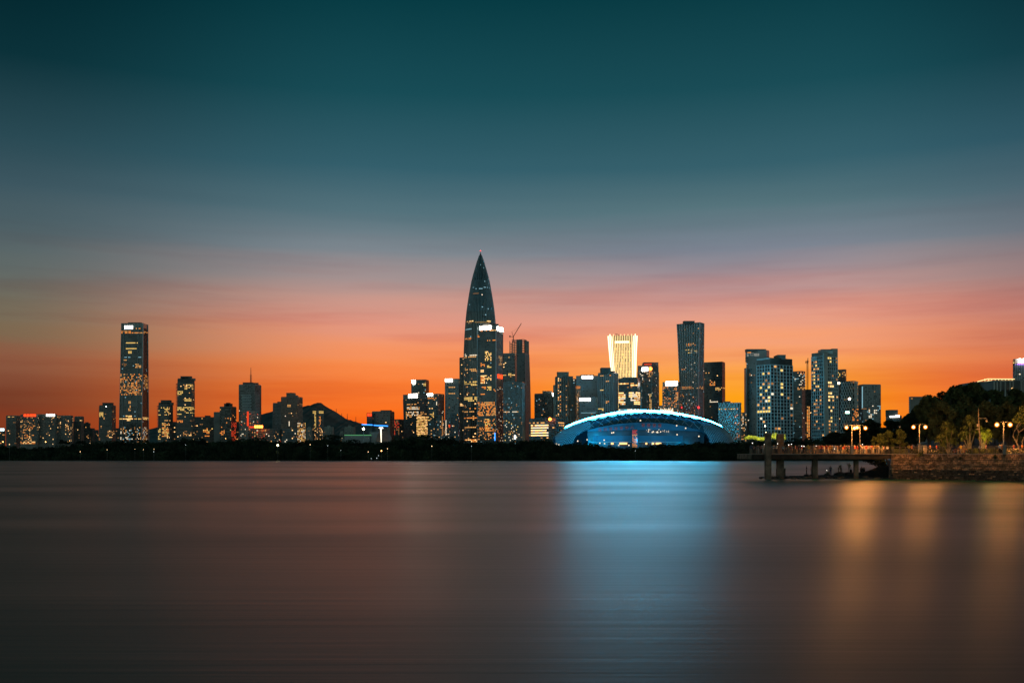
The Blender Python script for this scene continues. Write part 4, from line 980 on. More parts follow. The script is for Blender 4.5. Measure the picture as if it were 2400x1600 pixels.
# characters along the fascia
def text_mesh(s_, size, mat, name, parent, mtx):
    cu = bpy.data.curves.new(name, 'FONT'); cu.body = s_; cu.size = size; cu.extrude = 0.15; cu.align_x = 'CENTER'; cu.resolution_u = 1
    to = bpy.data.objects.new('tmp_text', cu); COL.objects.link(to)
    me = bpy.data.meshes.new_from_object(to.evaluated_get(bpy.context.evaluated_depsgraph_get()))
    bpy.data.objects.remove(to); bpy.data.curves.remove(cu)
    me.transform(mtx); me.transform(Matrix.Translation(-parent.location)); me.materials.clear(); me.materials.append(M[mat])
    o = bpy.data.objects.new(name, me); COL.objects.link(o); o.parent = parent
    return o
for k, ch in enumerate('深圳湾体育中心'):
    px = 1406 + k*12.6; py = 1008 - 14*math.sin((px-1400)/170) + 3
    q = P(px, py, AY - 62)
    text_mesh(ch, 4.6, 'sign_faint', 'sign_character', arena, Matrix.Translation(q) @ Matrix.Rotation(R(90), 4, 'X'))
mb = MB(); rg = random.Random(9)
for k in range(4):
    px = 1504 + k*13; q = P(px, 999 + k*.5, AY-62)
    for s_ in range(3): mb.box(q.x, q.x+3.6, q.y, q.y+.3, q.z+s_*1.5, q.z+s_*1.5+.5)
    for s_ in range(2): mb.box(q.x+.6+s_*2, q.x+1.1+s_*2, q.y+.02, q.y+.28, q.z-.3, q.z+3.8)
mb.build('faint_characters', M['sign_faint'], arena)
for k in range(13):          # fill lamps on made-up brackets, added to brighten the dark upper roof
    sx_ = -.66 + 1.30*k/12; q = dome(sx_, .60) + Vector((0,-5.5,4.5)); g_ = dome(sx_, .60)
    mb = MB(); mb.tube([g_, g_+Vector((0,-5.5,5.3)), q+Vector((0,.4,.8))], .1, n=4); mb.ball(q+Vector((0,.4,.8)), .25, 6, 4); mb.build('lamp_bracket', M['fin_dk'], arena)
    l = bpy.data.lights.new('roof_fill_lamp', 'SPOT'); l.color = (0.0,0.42,1.0); l.energy = 2600*(1-.45*abs(sx_)); l.spot_size = R(150); l.spot_blend = 1.0; l.shadow_soft_size = .3
    o = bpy.data.objects.new('lamp', l); COL.objects.link(o); o.parent = arena; o.location = q - arena.location; o.rotation_euler = (dome(sx_, .8) - q).to_track_quat('-Z', 'Y').to_euler()
# added lamps on made-up masts, put in to wash the shell blue
def lamp_point(name, loc, col, power, rad, parent):
    l = bpy.data.lights.new(name, 'POINT'); l.color = col; l.energy = power; l.shadow_soft_size = rad
    o = bpy.data.objects.new(name, l); COL.objects.link(o); o.location = loc
    o.parent = parent; o.matrix_parent_inverse = Matrix.Translation(-parent.location)
    return o
FLN = ['outermost one before the left wing of the arena','before the lattice of the left wing','where the left wing meets the glazed front','before the first fascia characters','left of the lit entrances','right of the lit stair tower','before the blank right half of the front','at the right end of the glazed front','where the right wing begins','outermost one before the right wing of the arena']
for k, (x, y, pw) in enumerate([(1302,1040,.9),(1330,1042,1.3),(1362,1028,1.3),(1400,1030,1.2),(1450,1030,1.1),(1505,1030,1.0),(1560,1030,1.0),(1615,1030,.8),(1660,1040,.5),(1695,1042,.25)]):
    q = P(x, y, AY-96)
    fl = empty('blue_fill_light', Vector((q.x, q.y, GZ)))
    tag(fl, 'added blue fill light on a mast, %s' % FLN[k], 'floodlight', 'added blue fill lights in front of the arena')
    mb = MB(); mb.tube([(q.x, q.y, GZ), (q.x, q.y, q.z-.5)], .15, n=5); mb.build('mast', M['pole'], fl)
    l = bpy.data.lights.new('blue_fill_lamp', 'SPOT'); l.color = (0.0,0.50,1.0); l.energy = (52000 if k < 3 else 42000 if k > 7 else 20000)*pw; l.spot_size = R(120); l.spot_blend = .8; l.shadow_soft_size = .4
    o = bpy.data.objects.new('lamp', l); COL.objects.link(o); o.parent = fl; o.location = (0, 0, q.z-GZ)
    d = Vector((ACX + (q.x-ACX)*.8, AY, 45)) - q; o.rotation_euler = d.to_track_quat('-Z', 'Y').to_euler()
# ------------------------------------------------------------------ land and hills
M['soil'] = material('dark_soil', (0.05,0.045,0.035), rough=0.95, noise=0.3, nscale=0.05)
M['hillmat'] = material('hazed_wooded_hill', (0.15,0.165,0.15), rough=0.95, noise=0.3, nscale=0.01)  # base colour lifted to paint in the pale air before the hill
m = MB(); m.poly([(-5500,884,0.9),(5500,884,0.9),(5500,6500,GZ-.1),(-5500,6500,GZ-.1)][::1]); m.quad((-5500,884,.9),(5500,884,.9),(5500,882,-1),(-5500,882,-1))
tag(m.build('ground', M['soil']), kind='structure')
rg = np.random.default_rng(4)
def ridge_mesh(name, prof, Yr, depth, mat, n=170, m_=14, jag=2.0):
    xs = np.linspace(prof[0][0], prof[-1][0], n)
    ys = np.interp(xs, [p[0] for p in prof], [p[1] for p in prof])
    ys = ys + rg.normal(0, jag*.25, n)
    v = []; f = []
    for j in range(m_+1):
        s_ = (j/m_)*2 - 1          # -1 front foot, 0 ridge, 1 back foot
        for i in range(n):
            top = CH + (HZ-ys[i])/F*Yr; X = (xs[i]-1200)/F*Yr
            Y = Yr + s_*depth; h = max(0, top-GZ)*max(0, 1-abs(s_)**1.3)
            v.append((X*(1), Y, GZ - 2 + h + (rg.normal(0, jag) if 0 < abs(s_) < .95 else 0) + (2 if abs(s_) < .01 else 0)))
    for j in range(m_):
        for i in range(n-1):
            a = j*n+i; f.append((a, a+1, a+n+1, a+n))
    me = bpy.data.meshes.new(name); me.from_pydata(v, [], f); me.materials.append(M[mat])
    o = bpy.data.objects.new(name, me); COL.objects.link(o); tag(o, kind='structure'); return o
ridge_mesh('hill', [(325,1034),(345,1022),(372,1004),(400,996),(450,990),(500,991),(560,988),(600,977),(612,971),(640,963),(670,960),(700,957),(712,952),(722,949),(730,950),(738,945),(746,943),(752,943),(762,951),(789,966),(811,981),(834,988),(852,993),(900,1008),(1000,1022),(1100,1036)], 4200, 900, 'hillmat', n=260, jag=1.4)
for k, (x, y0, y1) in enumerate([(788,966,957),(801,974,968),(814,982,969),(834,988,976)]):
    q = P(x, y0+1, 4200); o = empty('radio_mast', q); tag(o, ['thin mast highest up the falling hill ridge','second thin mast down the ridge, shorter than its right neighbour','tallest thin mast on the falling hill ridge','lowest thin mast, near the foot of the hill ridge'][k], 'mast', 'thin masts on the hill ridge')
    mb = MB(); mb.tube([q, P(x, y1, 4200)], [1.3, .7], n=4); mb.build('pole', M['fin_dk'], o)
    mb = MB(); mb.box(q.x-1.6, q.x+1.6, q.y-1.6, q.y+1.6, q.z-3, q.z+2.5); mb.build('base_hut', M['fin_dk'], o)
# ------------------------------------------------------------------ small structures before the left skyline
q = P(852, 1035, 1150); o = empty('floodlight_mast', q); tag(o, 'floodlight mast with one glaring warm lamp left of the dome', 'floodlight')
mb = MB(); mb.tube([q, P(852, 1006, 1150)], .3, n=6); mb.build('pole', M['pole'], o)
M['flood_hot'] = emitter('glaring_flood_lamp', (1.0,0.86,0.55), 20, False); mb = MB(); mb.ball(P(852, 1004.5, 1150), 1.25, 10, 6); mb.build('lamp', M['flood_hot'], o)
o = empty('lit_canopy', P(880, 1030, 1250)); tag(o, 'thin flat canopy edged with a line of blue light over the dark slab', 'canopy')
mb = MB(); mb.tube([P(848, 994.5, 1250), P(873, 995.5, 1250)], .6, n=5); mb.tube([P(876, 996, 1250), P(909, 998, 1250)], .6, n=5); mb.build('blue_edge_light', M['led_blue'], o)
mb = MB(); a = P(848, 995.5, 1251); b = P(909, 998.5, 1251); mb.hexa([a, b, b+Vector((0,30,0)), a+Vector((0,30,0)), a+Vector((0,0,.8)), b+Vector((0,0,.8)), b+Vector((0,30,.8)), a+Vector((0,30,.8))]); mb.build('roof', M['conc_dk'], o)
for x in (869, 905):
    a = P(x, 998, 1262); mb = MB(); mb.tube([(a.x, a.y, GZ), a], .4, n=5); mb.build('column', M['conc_dk'], o)
o = empty('domed_hall', P(899, 1032, 1200)); tag(o, 'small rosy ribbed dome beside the floodlit white post', 'dome')
c0 = P(900, 1034, 1210); mb = MB(); rD = 18/F*1210; hD = 27/F*1210
for j in range(10):
    for i in range(24):
        def dp(i, j): a = math.pi*2*i/24; e = math.pi/2*j/10; return (c0.x + rD*math.cos(a)*math.cos(e), c0.y + rD*math.sin(a)*math.cos(e), c0.z + hD*math.sin(e))
        mb.quad(dp(i,j), dp(i+1,j), dp(i+1,j+1), dp(i,j+1))
M['dome_pink'] = material('rosy_dome_panels', (0.62,0.36,0.30), rough=.6, noise=.12, nscale=.3); mb.build('dome_shell', M['dome_pink'], o, smooth=True)
mb = MB()
for i in range(24): mb.tube([Vector(dp(i, j)) + Vector((0,-.1,.1)) for j in range(11)], .18, n=3, caps=False)
mb.build('dome_ribs', M['conc_warm'], o, 'stuff')
mb = MB(); mb.box(c0.x-rD, c0.x+rD, c0.y-rD*.9, c0.y+rD, GZ, c0.z); mb.build('base_ring', M['conc_dk'], o)
o = empty('light_post', P(893, 1034, 1140)); tag(o, 'glowing white T shaped post in front of the rosy dome', 'lamp post')
M['post_glow'] = emitter('glowing_post_light', (1.0,0.85,0.62), 2.2, False); mb = MB(); mb.tube([P(893.5, 1036, 1140), P(892.8, 1004, 1140)], [.5,.9], n=6); mb.build('post', M['post_glow'], o)
mb = MB(); a = P(888.5, 1003.5, 1140); b = P(897.5, 1001.5, 1140); mb.box(a.x, b.x, a.y-1, a.y+1, a.z, b.z); mb.build('lamp_head', M['sign_white'], o)
o = empty('green_edged_hall', P(836, 1034, 1250)); tag(o, 'long low dark hall with a green lit roof edge under the floodlight', 'hall')
mb = MB(); a = P(808, 1040, 1250); b = P(866, 1020, 1250); mb.box(a.x, b.x, 1250, 1290, GZ, b.z); mb.build('wall', M['glass_blue'], o)
M['green_led'] = emitter('green_roof_edge_light', (.20,.75,.30), .5, False); mb = MB(); mb.box(a.x-.5, b.x+.5, 1249, 1291, b.z, b.z+.8); mb.build('roof_edge', M['green_led'], o)
mb = MB(); a = P(866, 1012, 1262); b = P(888, 1012, 1262); mb.box(a.x+.2, b.x, 1262, 1290, GZ, a.z); mb.build('annex', M['glass_grey'], o)
M['street_hot'] = emitter('white_street_lamp', (1.0,0.85,0.6), 12, False)
# a lit street lamp before the gridded tower and tall lamp masts farther right
for (x, y, yb, Y, mat, r_, lab) in [(1793,998,1022,700,'street_hot',.42,'street lamp glowing white over the lit hedge, left of the pier pillars'),
        (1966,897.5,1022,900,'flood_hot',.95,'tall mast lamp beside the brown topped office'),
        (1991,934.5,1022,900,'flood_hot',1.05,'tall mast lamp in front of the leaning lattice block, brightest of the masts')]:
    q = P(x, yb, Y); o = empty('mast_lamp', q); tag(o, lab, 'street lamp')
    mb = MB(); mb.tube([(q.x, q.y, .9), P(x, y+1, Y)], [.32,.16], n=6); mb.build('pole', M['pole'], o)
    mb = MB(); mb.tube([P(x, y+1, Y), P(x, y-1, Y)+Vector((0,0,0))], .1, n=5); a = P(x, y, Y); mb.build('bracket', M['pole'], o)
    mb = MB(); mb.ball(a, r_, 10, 6); mb.build('lamp', M[mat], o)
M['signal_green'] = emitter('green_white_signal_light', (.45,1.0,.75), 8, False); q = P(1986.5, 966, 900); o = empty('signal_lamp', q); tag(o, 'green white light on a bracket below the brightest mast lamp', 'signal light')
mb = MB(); mb.box(q.x-1.7, q.x+1.7, q.y, q.y+.8, q.z-.9, q.z+.9); mb.build('lamp', M['signal_green'], o)
mb = MB(); mb.tube([q+Vector((0,.9,-.5)), Vector((q.x, q.y+.9, .9))], .12); mb.build('pole', M['pole'], o)
# ------------------------------------------------------------------ foliage helpers
M['leaf_dk'] = foliage_mat('dark_mangrove_leaves', (0.030,0.045,0.028), (0.055,0.075,0.04), .08)
M['leaf'] = foliage_mat('deep_green_leaves', (0.07,0.085,0.035), (0.15,0.16,0.06), .5)
M['leaf_lt'] = foliage_mat('yellow_green_leaves', (0.09,0.12,0.035), (0.18,0.21,0.06), .8)
M['leaf_hedge'] = foliage_mat('bright_hedge_leaves', (0.20,0.26,0.03), (0.32,0.36,0.05), .3)
M['bark'] = material('tree_bark', (0.10,0.08,0.06), rough=.9, noise=.3, nscale=3)
M['bark_pale'] = material('pale_palm_bark', (0.26,0.21,0.15), rough=.9, noise=.3, nscale=4)
def leaf_mesh(name, cents, size, rnd, mat, aspect=.55):
    n = len(cents); cents = np.asarray(cents, float)
    d = rnd.normal(0, 1, (n, 3)); d[:, 2] *= .6; d /= np.linalg.norm(d, axis=1)[:, None]
    e = np.cross(d, rnd.normal(0, 1, (n, 3))); e /= np.linalg.norm(e, axis=1)[:, None] + 1e-9
    s_ = size * rnd.uniform(.6, 1.4, n)[:, None]
    d *= s_; e *= s_*aspect
    v = np.empty((n, 4, 3)); v[:, 0] = cents-d; v[:, 1] = cents+e*.9-d*.1; v[:, 2] = cents+d; v[:, 3] = cents-e*.9+d*.1
    me = bpy.data.meshes.new(name); me.vertices.add(4*n); me.vertices.foreach_set('co', v.reshape(-1))
    me.loops.add(4*n); me.loops.foreach_set('vertex_index', np.arange(4*n, dtype=np.int32))
    me.polygons.add(n); me.polygons.foreach_set('loop_start', np.arange(0, 4*n, 4, dtype=np.int32)); me.polygons.foreach_set('loop_total', np.full(n, 4, dtype=np.int32))
    me.materials.append(M[mat]); me.update(calc_edges=True); me.validate(); return me
def lobes(n, lob, rnd, shell=.55):
    """random points in a list of ellipsoids (cx,cy,cz,rx,ry,rz), denser near their surface"""
    lob = np.asarray(lob, float); w = (lob[:, 3]*lob[:, 5]); w /= w.sum()
    k = rnd.choice(len(lob), n, p=w); d = rnd.normal(0, 1, (n, 3)); d /= np.linalg.norm(d, axis=1)[:, None]
    r = shell + (1-shell)*rnd.random(n)**.7
    return lob[k, :3] + d*lob[k, 3:]*r[:, None]
# ------------------------------------------------------------------ mangrove belt along the far shore
rn = np.random.default_rng(11)
tp = [(-160,1043),(0,1042),(60,1047),(110,1046),(140,1042),(175,1039),(232,1034),(280,1031),(350,1032),(400,1029),(450,1025),(500,1031),(560,1026),(600,1024),(640,1029),(680,1034),(720,1028),(760,1021),(800,1029),(840,1031),(880,1034),(900,1031),(930,1025),(980,1021),(1010,1023),(1060,1024),(1092,1034),(1150,1033),(1205,1035),(1235,1026),(1290,1028),(1310,1040),(1330,1035),(1380,1036),(1420,1044),(1470,1047),(1540,1041),(1580,1038),(1640,1032),(1700,1034),(1750,1031),(1840,1029),(1900,1026),(1960,1022),(2040,1010),(2130,1002),(2300,1000)]
def top_y(px): return float(np.interp(px, [a for a, b in tp], [b for a, b in tp]))
cents = []; core = MB()
for rowi, (Yd, fr, nn_) in enumerate([(890, .45, 300), (905, .72, 280), (925, 1.0, 300)]):
    for k in range(nn_):
        px = -150 + 2450*(k + rn.random())/nn_; X = (px-1200)/F*Yd
        zt = CH + (HZ-top_y(px))/F*Yd
        h = zt*fr*rn.uniform(.86, 1.03); r_ = rn.uniform(2.6, 5.0)*(1 if rowi else .8)
        rz = min(h*.5, rn.uniform(2.5, 4.5))
        c_ = (X, Yd + rn.uniform(-5, 5), h - rz)
        m_ = 150
        d = rn.normal(0, 1, (m_, 3)); d /= np.linalg.norm(d, axis=1)[:, None]; d[:, 1] = -abs(d[:, 1])*np.where(rn.random(m_) < .75, 1, -1)
        rr_ = np.where(rn.random(m_) < .12, rn.uniform(1.0, 1.25, m_), rn.uniform(.85, 1.0, m_))
        cents.append(np.array(c_) + d*np.array([r_, r_*.8, rz])*rr_[:, None])
        if rowi == 0:
            lo = rn.normal(0, 1, (40, 3)); lo[:, 0] = rn.uniform(-r_, r_, 40); lo[:, 1] = rn.uniform(-5, 0, 40); lo[:, 2] = rn.uniform(0.1, h-rz, 40)
            cents.append(np.array([X, 887, 0]) + lo)
cents = np.concatenate(cents)
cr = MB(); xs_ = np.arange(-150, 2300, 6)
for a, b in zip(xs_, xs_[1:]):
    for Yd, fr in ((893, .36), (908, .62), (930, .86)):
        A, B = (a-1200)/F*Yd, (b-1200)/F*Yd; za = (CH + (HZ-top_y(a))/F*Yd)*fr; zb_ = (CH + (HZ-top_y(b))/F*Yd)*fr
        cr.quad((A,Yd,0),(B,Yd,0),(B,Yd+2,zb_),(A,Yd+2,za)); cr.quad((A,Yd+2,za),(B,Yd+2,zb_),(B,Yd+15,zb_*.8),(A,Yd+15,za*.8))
o = bpy.data.objects.new('mangrove_wood', leaf_mesh('mangrove_wood', cents, .85, rn, 'leaf_dk')); COL.objects.link(o)
tag(o, 'dark low mangrove wood running along the whole far shore', 'mangroves', kind='stuff')
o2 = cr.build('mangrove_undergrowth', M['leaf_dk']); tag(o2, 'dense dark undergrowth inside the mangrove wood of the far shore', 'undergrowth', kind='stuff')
# flat topped trees that stand out of the wood
def make_tree(name, label, loc, h, lob, nleaf, lsize, mat, trunk, seed, group=None, cat='tree', barkmat='bark', tr=.25):
    rnd = np.random.default_rng(seed)
    o = empty(name, loc); tag(o, label, cat, group)
    pts = lobes(nleaf, lob, rnd)
    me = leaf_mesh('crown', pts, lsize, rnd, mat); c = bpy.data.objects.new('crown', me); COL.objects.link(c); c.parent = o
    mb = MB()
    for br in trunk: mb.tube(br, [tr*(1-.55*k/(len(br)-1)) for k in range(len(br))], n=6)
    me = mb.mesh('trunk', M[barkmat]); t_ = bpy.data.objects.new('trunk', me); COL.objects.link(t_); t_.parent = o
    return o
for k, (x0, x1, yt, yb, lab) in enumerate([(133,164,1029,1042,'flat topped dark tree in front of the lit apartment slab'),(178,208,1031,1040,'flat topped dark tree left of the banded apartment tower, above the wood'),(760,800,1016,1026,'broad flat topped dark tree at the foot of the hill'),(985,1012,1016.5,1026,'small flat topped dark tree under the flaring glass office')]):
    Yd = 935; q = P((x0+x1)/2, 1062, Yd); q.z = 1; w = (x1-x0)/F*Yd/2; zt = (CH+(HZ-yt)/F*Yd)-1; zb_ = CH+(HZ-yb)/F*Yd-1
    rr_ = random.Random(k)
    lob = [(rr_.uniform(-w,w)*.8, rr_.uniform(-3,3), rr_.uniform(zb_, zt-1), w*.4, w*.4, .9) for _ in range(8)]
    make_tree('flat_topped_tree', lab, q, zt, lob, 900, .55, 'leaf_dk', [[(0,0,0),(0,0,zb_*.7),(l_[0]*.9,l_[1],l_[2])] for l_ in lob[:5]], k+50)
# park lamps in and before the wood
spots = [(7,1035,1.0,'o'),(22,1041,.7,'w'),(107,1035,1.0,'o'),(124,1040,.6,'w'),(159,1035,1.0,'o'),(233,1033,.6,'w'),(211,1038,.6,'w'),(188,1058,.6,'w'),(251,1053.5,.45,'w'),(316,1052,.4,'w'),(336,1053,.45,'w'),(361,1052,.45,'w'),(360,1058,.5,'c'),(325,1028,.7,'w'),
         (435,1042,.4,'c'),(614,1034,.6,'c'),(614,1039,.6,'c'),(651,1043,1.25,'h'),(655,1030,.6,'w'),(423,1020,.6,'w'),(727,1041.5,.7,'w'),(768,1044,.5,'c'),(799,1055,.4,'c'),(863,1058.5,.7,'w'),(894,1056,1.0,'o'),(908,1051,.7,'w'),(887,1067,.5,'c'),(883,1073,.6,'c'),(870,1074,.45,'c'),(1012,1045,.8,'w'),(1105,1045,.45,'c'),(1489,1056,.45,'c'),(802,1026,.6,'w'),(1210,1024,.7,'w'),(1283,1026,.5,'w'),(465,1027,.7,'w'),(529,1027,.6,'o')]
PLM = {'o': emitter('orange_park_lamp', (1,.45,.12), 9, False), 'w': emitter('warm_park_lamp', (1,.62,.30), 3, False), 'c': emitter('cool_park_lamp', (.8,.95,1), 1.5, False), 'h': emitter('glaring_park_lamp', (1,.8,.4), 14, False)}
names = {'o': 'orange glowing', 'w': 'warm glowing', 'c': 'cool white', 'h': 'glaring yellow'}
LMK = [(7,'at the left picture edge'),(22,'below the block cut by the edge'),(107,'below the white sign characters'),(124,'right of the white sign characters'),(159,'below the right end of the long slab'),(188,'left of the banded apartment tower'),(211,'below the dark stepped block'),(233,'at the foot of the banded tower'),(251,'under the banded tower'),(316,'under the tallest left tower'),(336,'under the right edge of the tallest left tower'),(361,'under the lower balconied tower'),(423,'at the foot of the taller balconied tower'),(435,'below the taller balconied tower'),(465,'left of the stepped banded block'),(529,'at the foot of the stepped banded block'),(614,'below the orange red sign'),(651,'below the grey slab'),(727,'below the hill, left side'),(768,'below the hill crest'),(799,'below the falling hill ridge'),(863,'below the floodlight'),(870,'under the rosy dome, left side'),(884,'under the rosy dome'),(894,'below the glowing post'),(908,'right of the rosy dome'),(1012,'below the flaring glass office'),(1105,'below the pointed skyscraper'),(1210,'below the unfinished tower'),(1283,'left of the arena'),(1489,'below the arena stair tower')]
for (x, y, s_, c_) in spots:
    Yd = 881 if y > 1040 else 1000
    if y > 1070: Yd = 872
    q = P(x, y, Yd); o = empty('park_lamp', Vector((q.x, Yd, min(1.0, q.z-.6)))) 
    near_ = min(LMK, key=lambda l_: abs(l_[0]-x))[1]
    tag(o, '%s park lamp %s wood, %s' % (names[c_], 'at waterline of' if y > 1066 else 'low in' if y > 1048 else 'high in' if y > 1036 else 'on top of', near_), 'park lamp', 'park lamps along the far shore')
    mb = MB(); mb.tube([(q.x, Yd+.2, min(.0, q.z-.6)), (q.x, Yd+.2, q.z)], .07, n=4); mb.build('pole', M['pole'], o)
    mb = MB(); mb.ball(q, .5*s_ if c_ != 'h' else .8, 7, 5); mb.build('globe', PLM[c_], o)
# lit hedge on the lawn bank left of the pillars
rnd = np.random.default_rng(77); YH = 520
pts = []
for k in range(60):
    px = 1748 + 92*k/60; q = P(px, 1025 - 2.5*math.sin(k*.2) - (3 if k > 42 else 0) - 1.5*(k/60), YH); pts.append((q.x, q.y, q.z-.4, 1.0, 1.2, 1.0 + (.8 if k > 42 else 0)))
o = bpy.data.objects.new('hedge', leaf_mesh('hedge', lobes(6500, pts, rnd, .5), .22, rnd, 'leaf_hedge')); COL.objects.link(o); tag(o, 'bright yellow green lit hedge behind the two pier pillars', 'hedge')
q = P(1795, 1012, YH-6)
lamp_o = empty('hedge_light', Vector((q.x, q.y, 1))); tag(lamp_o, 'low mast light shining on the yellow green hedge', 'floodlight')
mb = MB(); mb.tube([(q.x, q.y, 1), q], .08, n=5); mb.build('pole', M['pole'], lamp_o)
for px in (1760, 1795, 1830):
    q2 = P(px, 1012, YH-7); l = bpy.data.lights.new('hedge_lamp', 'SPOT'); l.color = (1,.9,.5); l.energy = 5000; l.shadow_soft_size = .15; l.spot_size = R(165); l.spot_blend = .5
    lo = bpy.data.objects.new('lamp', l); COL.objects.link(lo); lo.parent = lamp_o; lo.location = q2 - lamp_o.location; lo.rotation_euler = (R(72), 0, 0)
# ------------------------------------------------------------------ near shore: stone wall, pier, promenade
ZP = 4.82                                     # promenade level
M['stone'] = material('brown_rubble_stone', (0.46,0.29,0.18), rough=.85, noise=.45, nscale=1.3, bump=.6, bscale=6)
M['stone2'] = material('dark_rubble_stone', (0.25,0.16,0.10), rough=.85, noise=.4, nscale=1.3, bump=.6, bscale=6)
M['mortar'] = material('dark_wall_mortar', (0.07,0.055,0.045), rough=.95, noise=.3, nscale=2)
M['wet'] = material('wet_dark_stone', (0.09,0.065,0.045), rough=.5, noise=.4, nscale=1.0, bump=.5, bscale=4)
M['coping'] = material('stone_coping', (0.42,0.36,0.30), rough=.7, noise=.2, nscale=2)
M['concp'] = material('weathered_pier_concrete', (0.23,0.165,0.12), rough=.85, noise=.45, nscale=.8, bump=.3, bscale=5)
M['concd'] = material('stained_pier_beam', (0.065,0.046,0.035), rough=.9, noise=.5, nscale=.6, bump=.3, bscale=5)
M['paving'] = material('promenade_paving', (0.30,0.27,0.24), rough=.8, noise=.15, nscale=1.5)
M['railm'] = material('painted_railing', (0.16,0.15,0.14), rough=.4, metal=.3)
M['wire'] = material('railing_cable', (0.42,0.40,0.37), rough=.3, metal=.7)
M['rock'] = material('shore_rock', (0.10,0.085,0.07), rough=.8, noise=.5, nscale=.8, bump=.7, bscale=3)
WL = P(2089, 1067, 190); WLx = WL.x           # left end of the wall
WR_ = Vector(((2560-1200)/F*168, 168, 0))
A0 = Vector((WLx, 190, 0)); wd = (WR_-A0); wlen = wd.length; wd.normalize(); wn = Vector((wd.y, -wd.x, 0))
if wn.y > 0: wn = -wn
def wp(s_, z, o=0.0):      # point on the battered wall face: s along, z up, o outwards
    return A0 + wd*s_ + wn*(o + (ZP-z)*.27) + Vector((0,0,z))
# land behind the wall
land = [wp(0,ZP)-wn*.3, wp(wlen,ZP)-wn*.3]
lp = [(land[0].x, land[0].y), (land[1].x, land[1].y), (700,168), (900,880), (500,880)] + [((2066-1200)/F*Y, Y) for Y in (600, 400, 300, 240)] + [((2075-1200)/F*205, 205)]
m = MB(); m.poly([(x, y, ZP-.12) for x, y in lp])
for a, b in zip(lp, lp[1:]+lp[:1]): m.quad((a[0],a[1],-1),(b[0],b[1],-1),(b[0],b[1],ZP-.12),(a[0],a[1],ZP-.12))
tag(m.build('promenade_ground', M['soil']), kind='structure')
m = MB(); q = [wp(0,ZP)-wn*.4, wp(wlen,ZP)-wn*.4, wp(wlen,ZP)-wn*9, wp(0,ZP)-wn*9]; q = [Vector((v.x, v.y, ZP-.11)) for v in q]
m.hexa([v+Vector((0,0,0)) for v in q] + [v+Vector((0,0,.11)) for v in q])
tag(m.build('promenade_pavement', M['paving']), kind='structure')
sw = empty('sea_wall', wp(0,0)); tag(sw, 'brown rubble stone sea wall with four ledges, under the promenade railing', 'sea wall')
m = MB()
core = [wp(0,0,-.25)-Vector((0,0,1.2)), wp(wlen,0,-.25)-Vector((0,0,1.2)), wp(wlen,0,-.25)-wn*1.6-Vector((0,0,1.2)), wp(0,0,-.25)-wn*1.6-Vector((0,0,1.2))]
top = [wp(0,ZP-.14,-.25), wp(wlen,ZP-.14,-.25), wp(wlen,ZP-.14,-.25)-wn*.8, wp(0,ZP-.14,-.25)-wn*.8]
m.hexa(core + top); m.build('wall_core', M['mortar'], sw)
levels = [(0.0, .9), (.98, 1.75), (1.83, 2.62), (2.72, 3.62), (3.72, 4.66)]
rs = random.Random(21)
m = MB(); m2 = MB()
for li, (z0, z1) in enumerate(levels):
    rows_ = 3; hz = (z1-z0)/rows_
    for r_ in range(rows_):
        s_ = rs.uniform(-.3, 0); z = z0 + r_*hz
        while s_ < wlen:
            w = rs.uniform(.28, .62); o = rs.uniform(-.03, .05); a, b = max(0, s_+.02), s_+w-.02
            if b > a:
                j = lambda: rs.uniform(-.03, .03)
                za, zb_ = z+.015, z+hz-.015
                bk = [wp(a,za,-.3), wp(b,za,-.3), wp(b,zb_,-.3), wp(a,zb_,-.3)]
                fr = [wp(a+.02+abs(j()),za+abs(j()),o), wp(b-.02-abs(j()),za+abs(j()),o+j()), wp(b-.02-abs(j()),zb_-abs(j()),o+j()), wp(a+.02+abs(j()),zb_-abs(j()),o+j())]
                tgt = m if z > 1.7 or rs.random() < .12 else m2
                tgt.hexa([bk[0],bk[1],fr[1],fr[0],bk[3],bk[2],fr[2],fr[3]], 0 if rs.random() < .62 else 1)
            s_ += w
m.build('rubble_stones', [M['stone'], M['stone2']], sw, 'stuff'); m2.build('wet_stones', [M['wet'], M['mortar']], sw, 'stuff')
for li, z in enumerate([.94, 1.79, 2.67, 3.67]):
    m = MB(); a, b = wp(0,z-.05,.05), wp(wlen,z-.05,.05); a2, b2 = wp(0,z-.05,-.28), wp(wlen,z-.05,-.28); u = Vector((0,0,.09))
    m.hexa([a, b, b2, a2, a+u, b+u, b2+u, a2+u]); m.build('ledge', M['stone2' if li > 1 else 'wet'], sw)
m = MB(); s_ = 0
nco = 0
comesh = None
while s_ < wlen:
    a, b, a2, b2 = wp(s_+.015,ZP-.14,.03), wp(min(wlen,s_+1.6)-.015,ZP-.14,.03), wp(s_+.015,ZP-.14,-.4), wp(min(wlen,s_+1.6)-.015,ZP-.14,-.4); u = Vector((0,0,.15))
    mm = MB(); mm.hexa([a, b, b2, a2, a+u, b+u, b2+u, a2+u]); mm.build('coping_stone', M['coping'], sw); s_ += 1.6
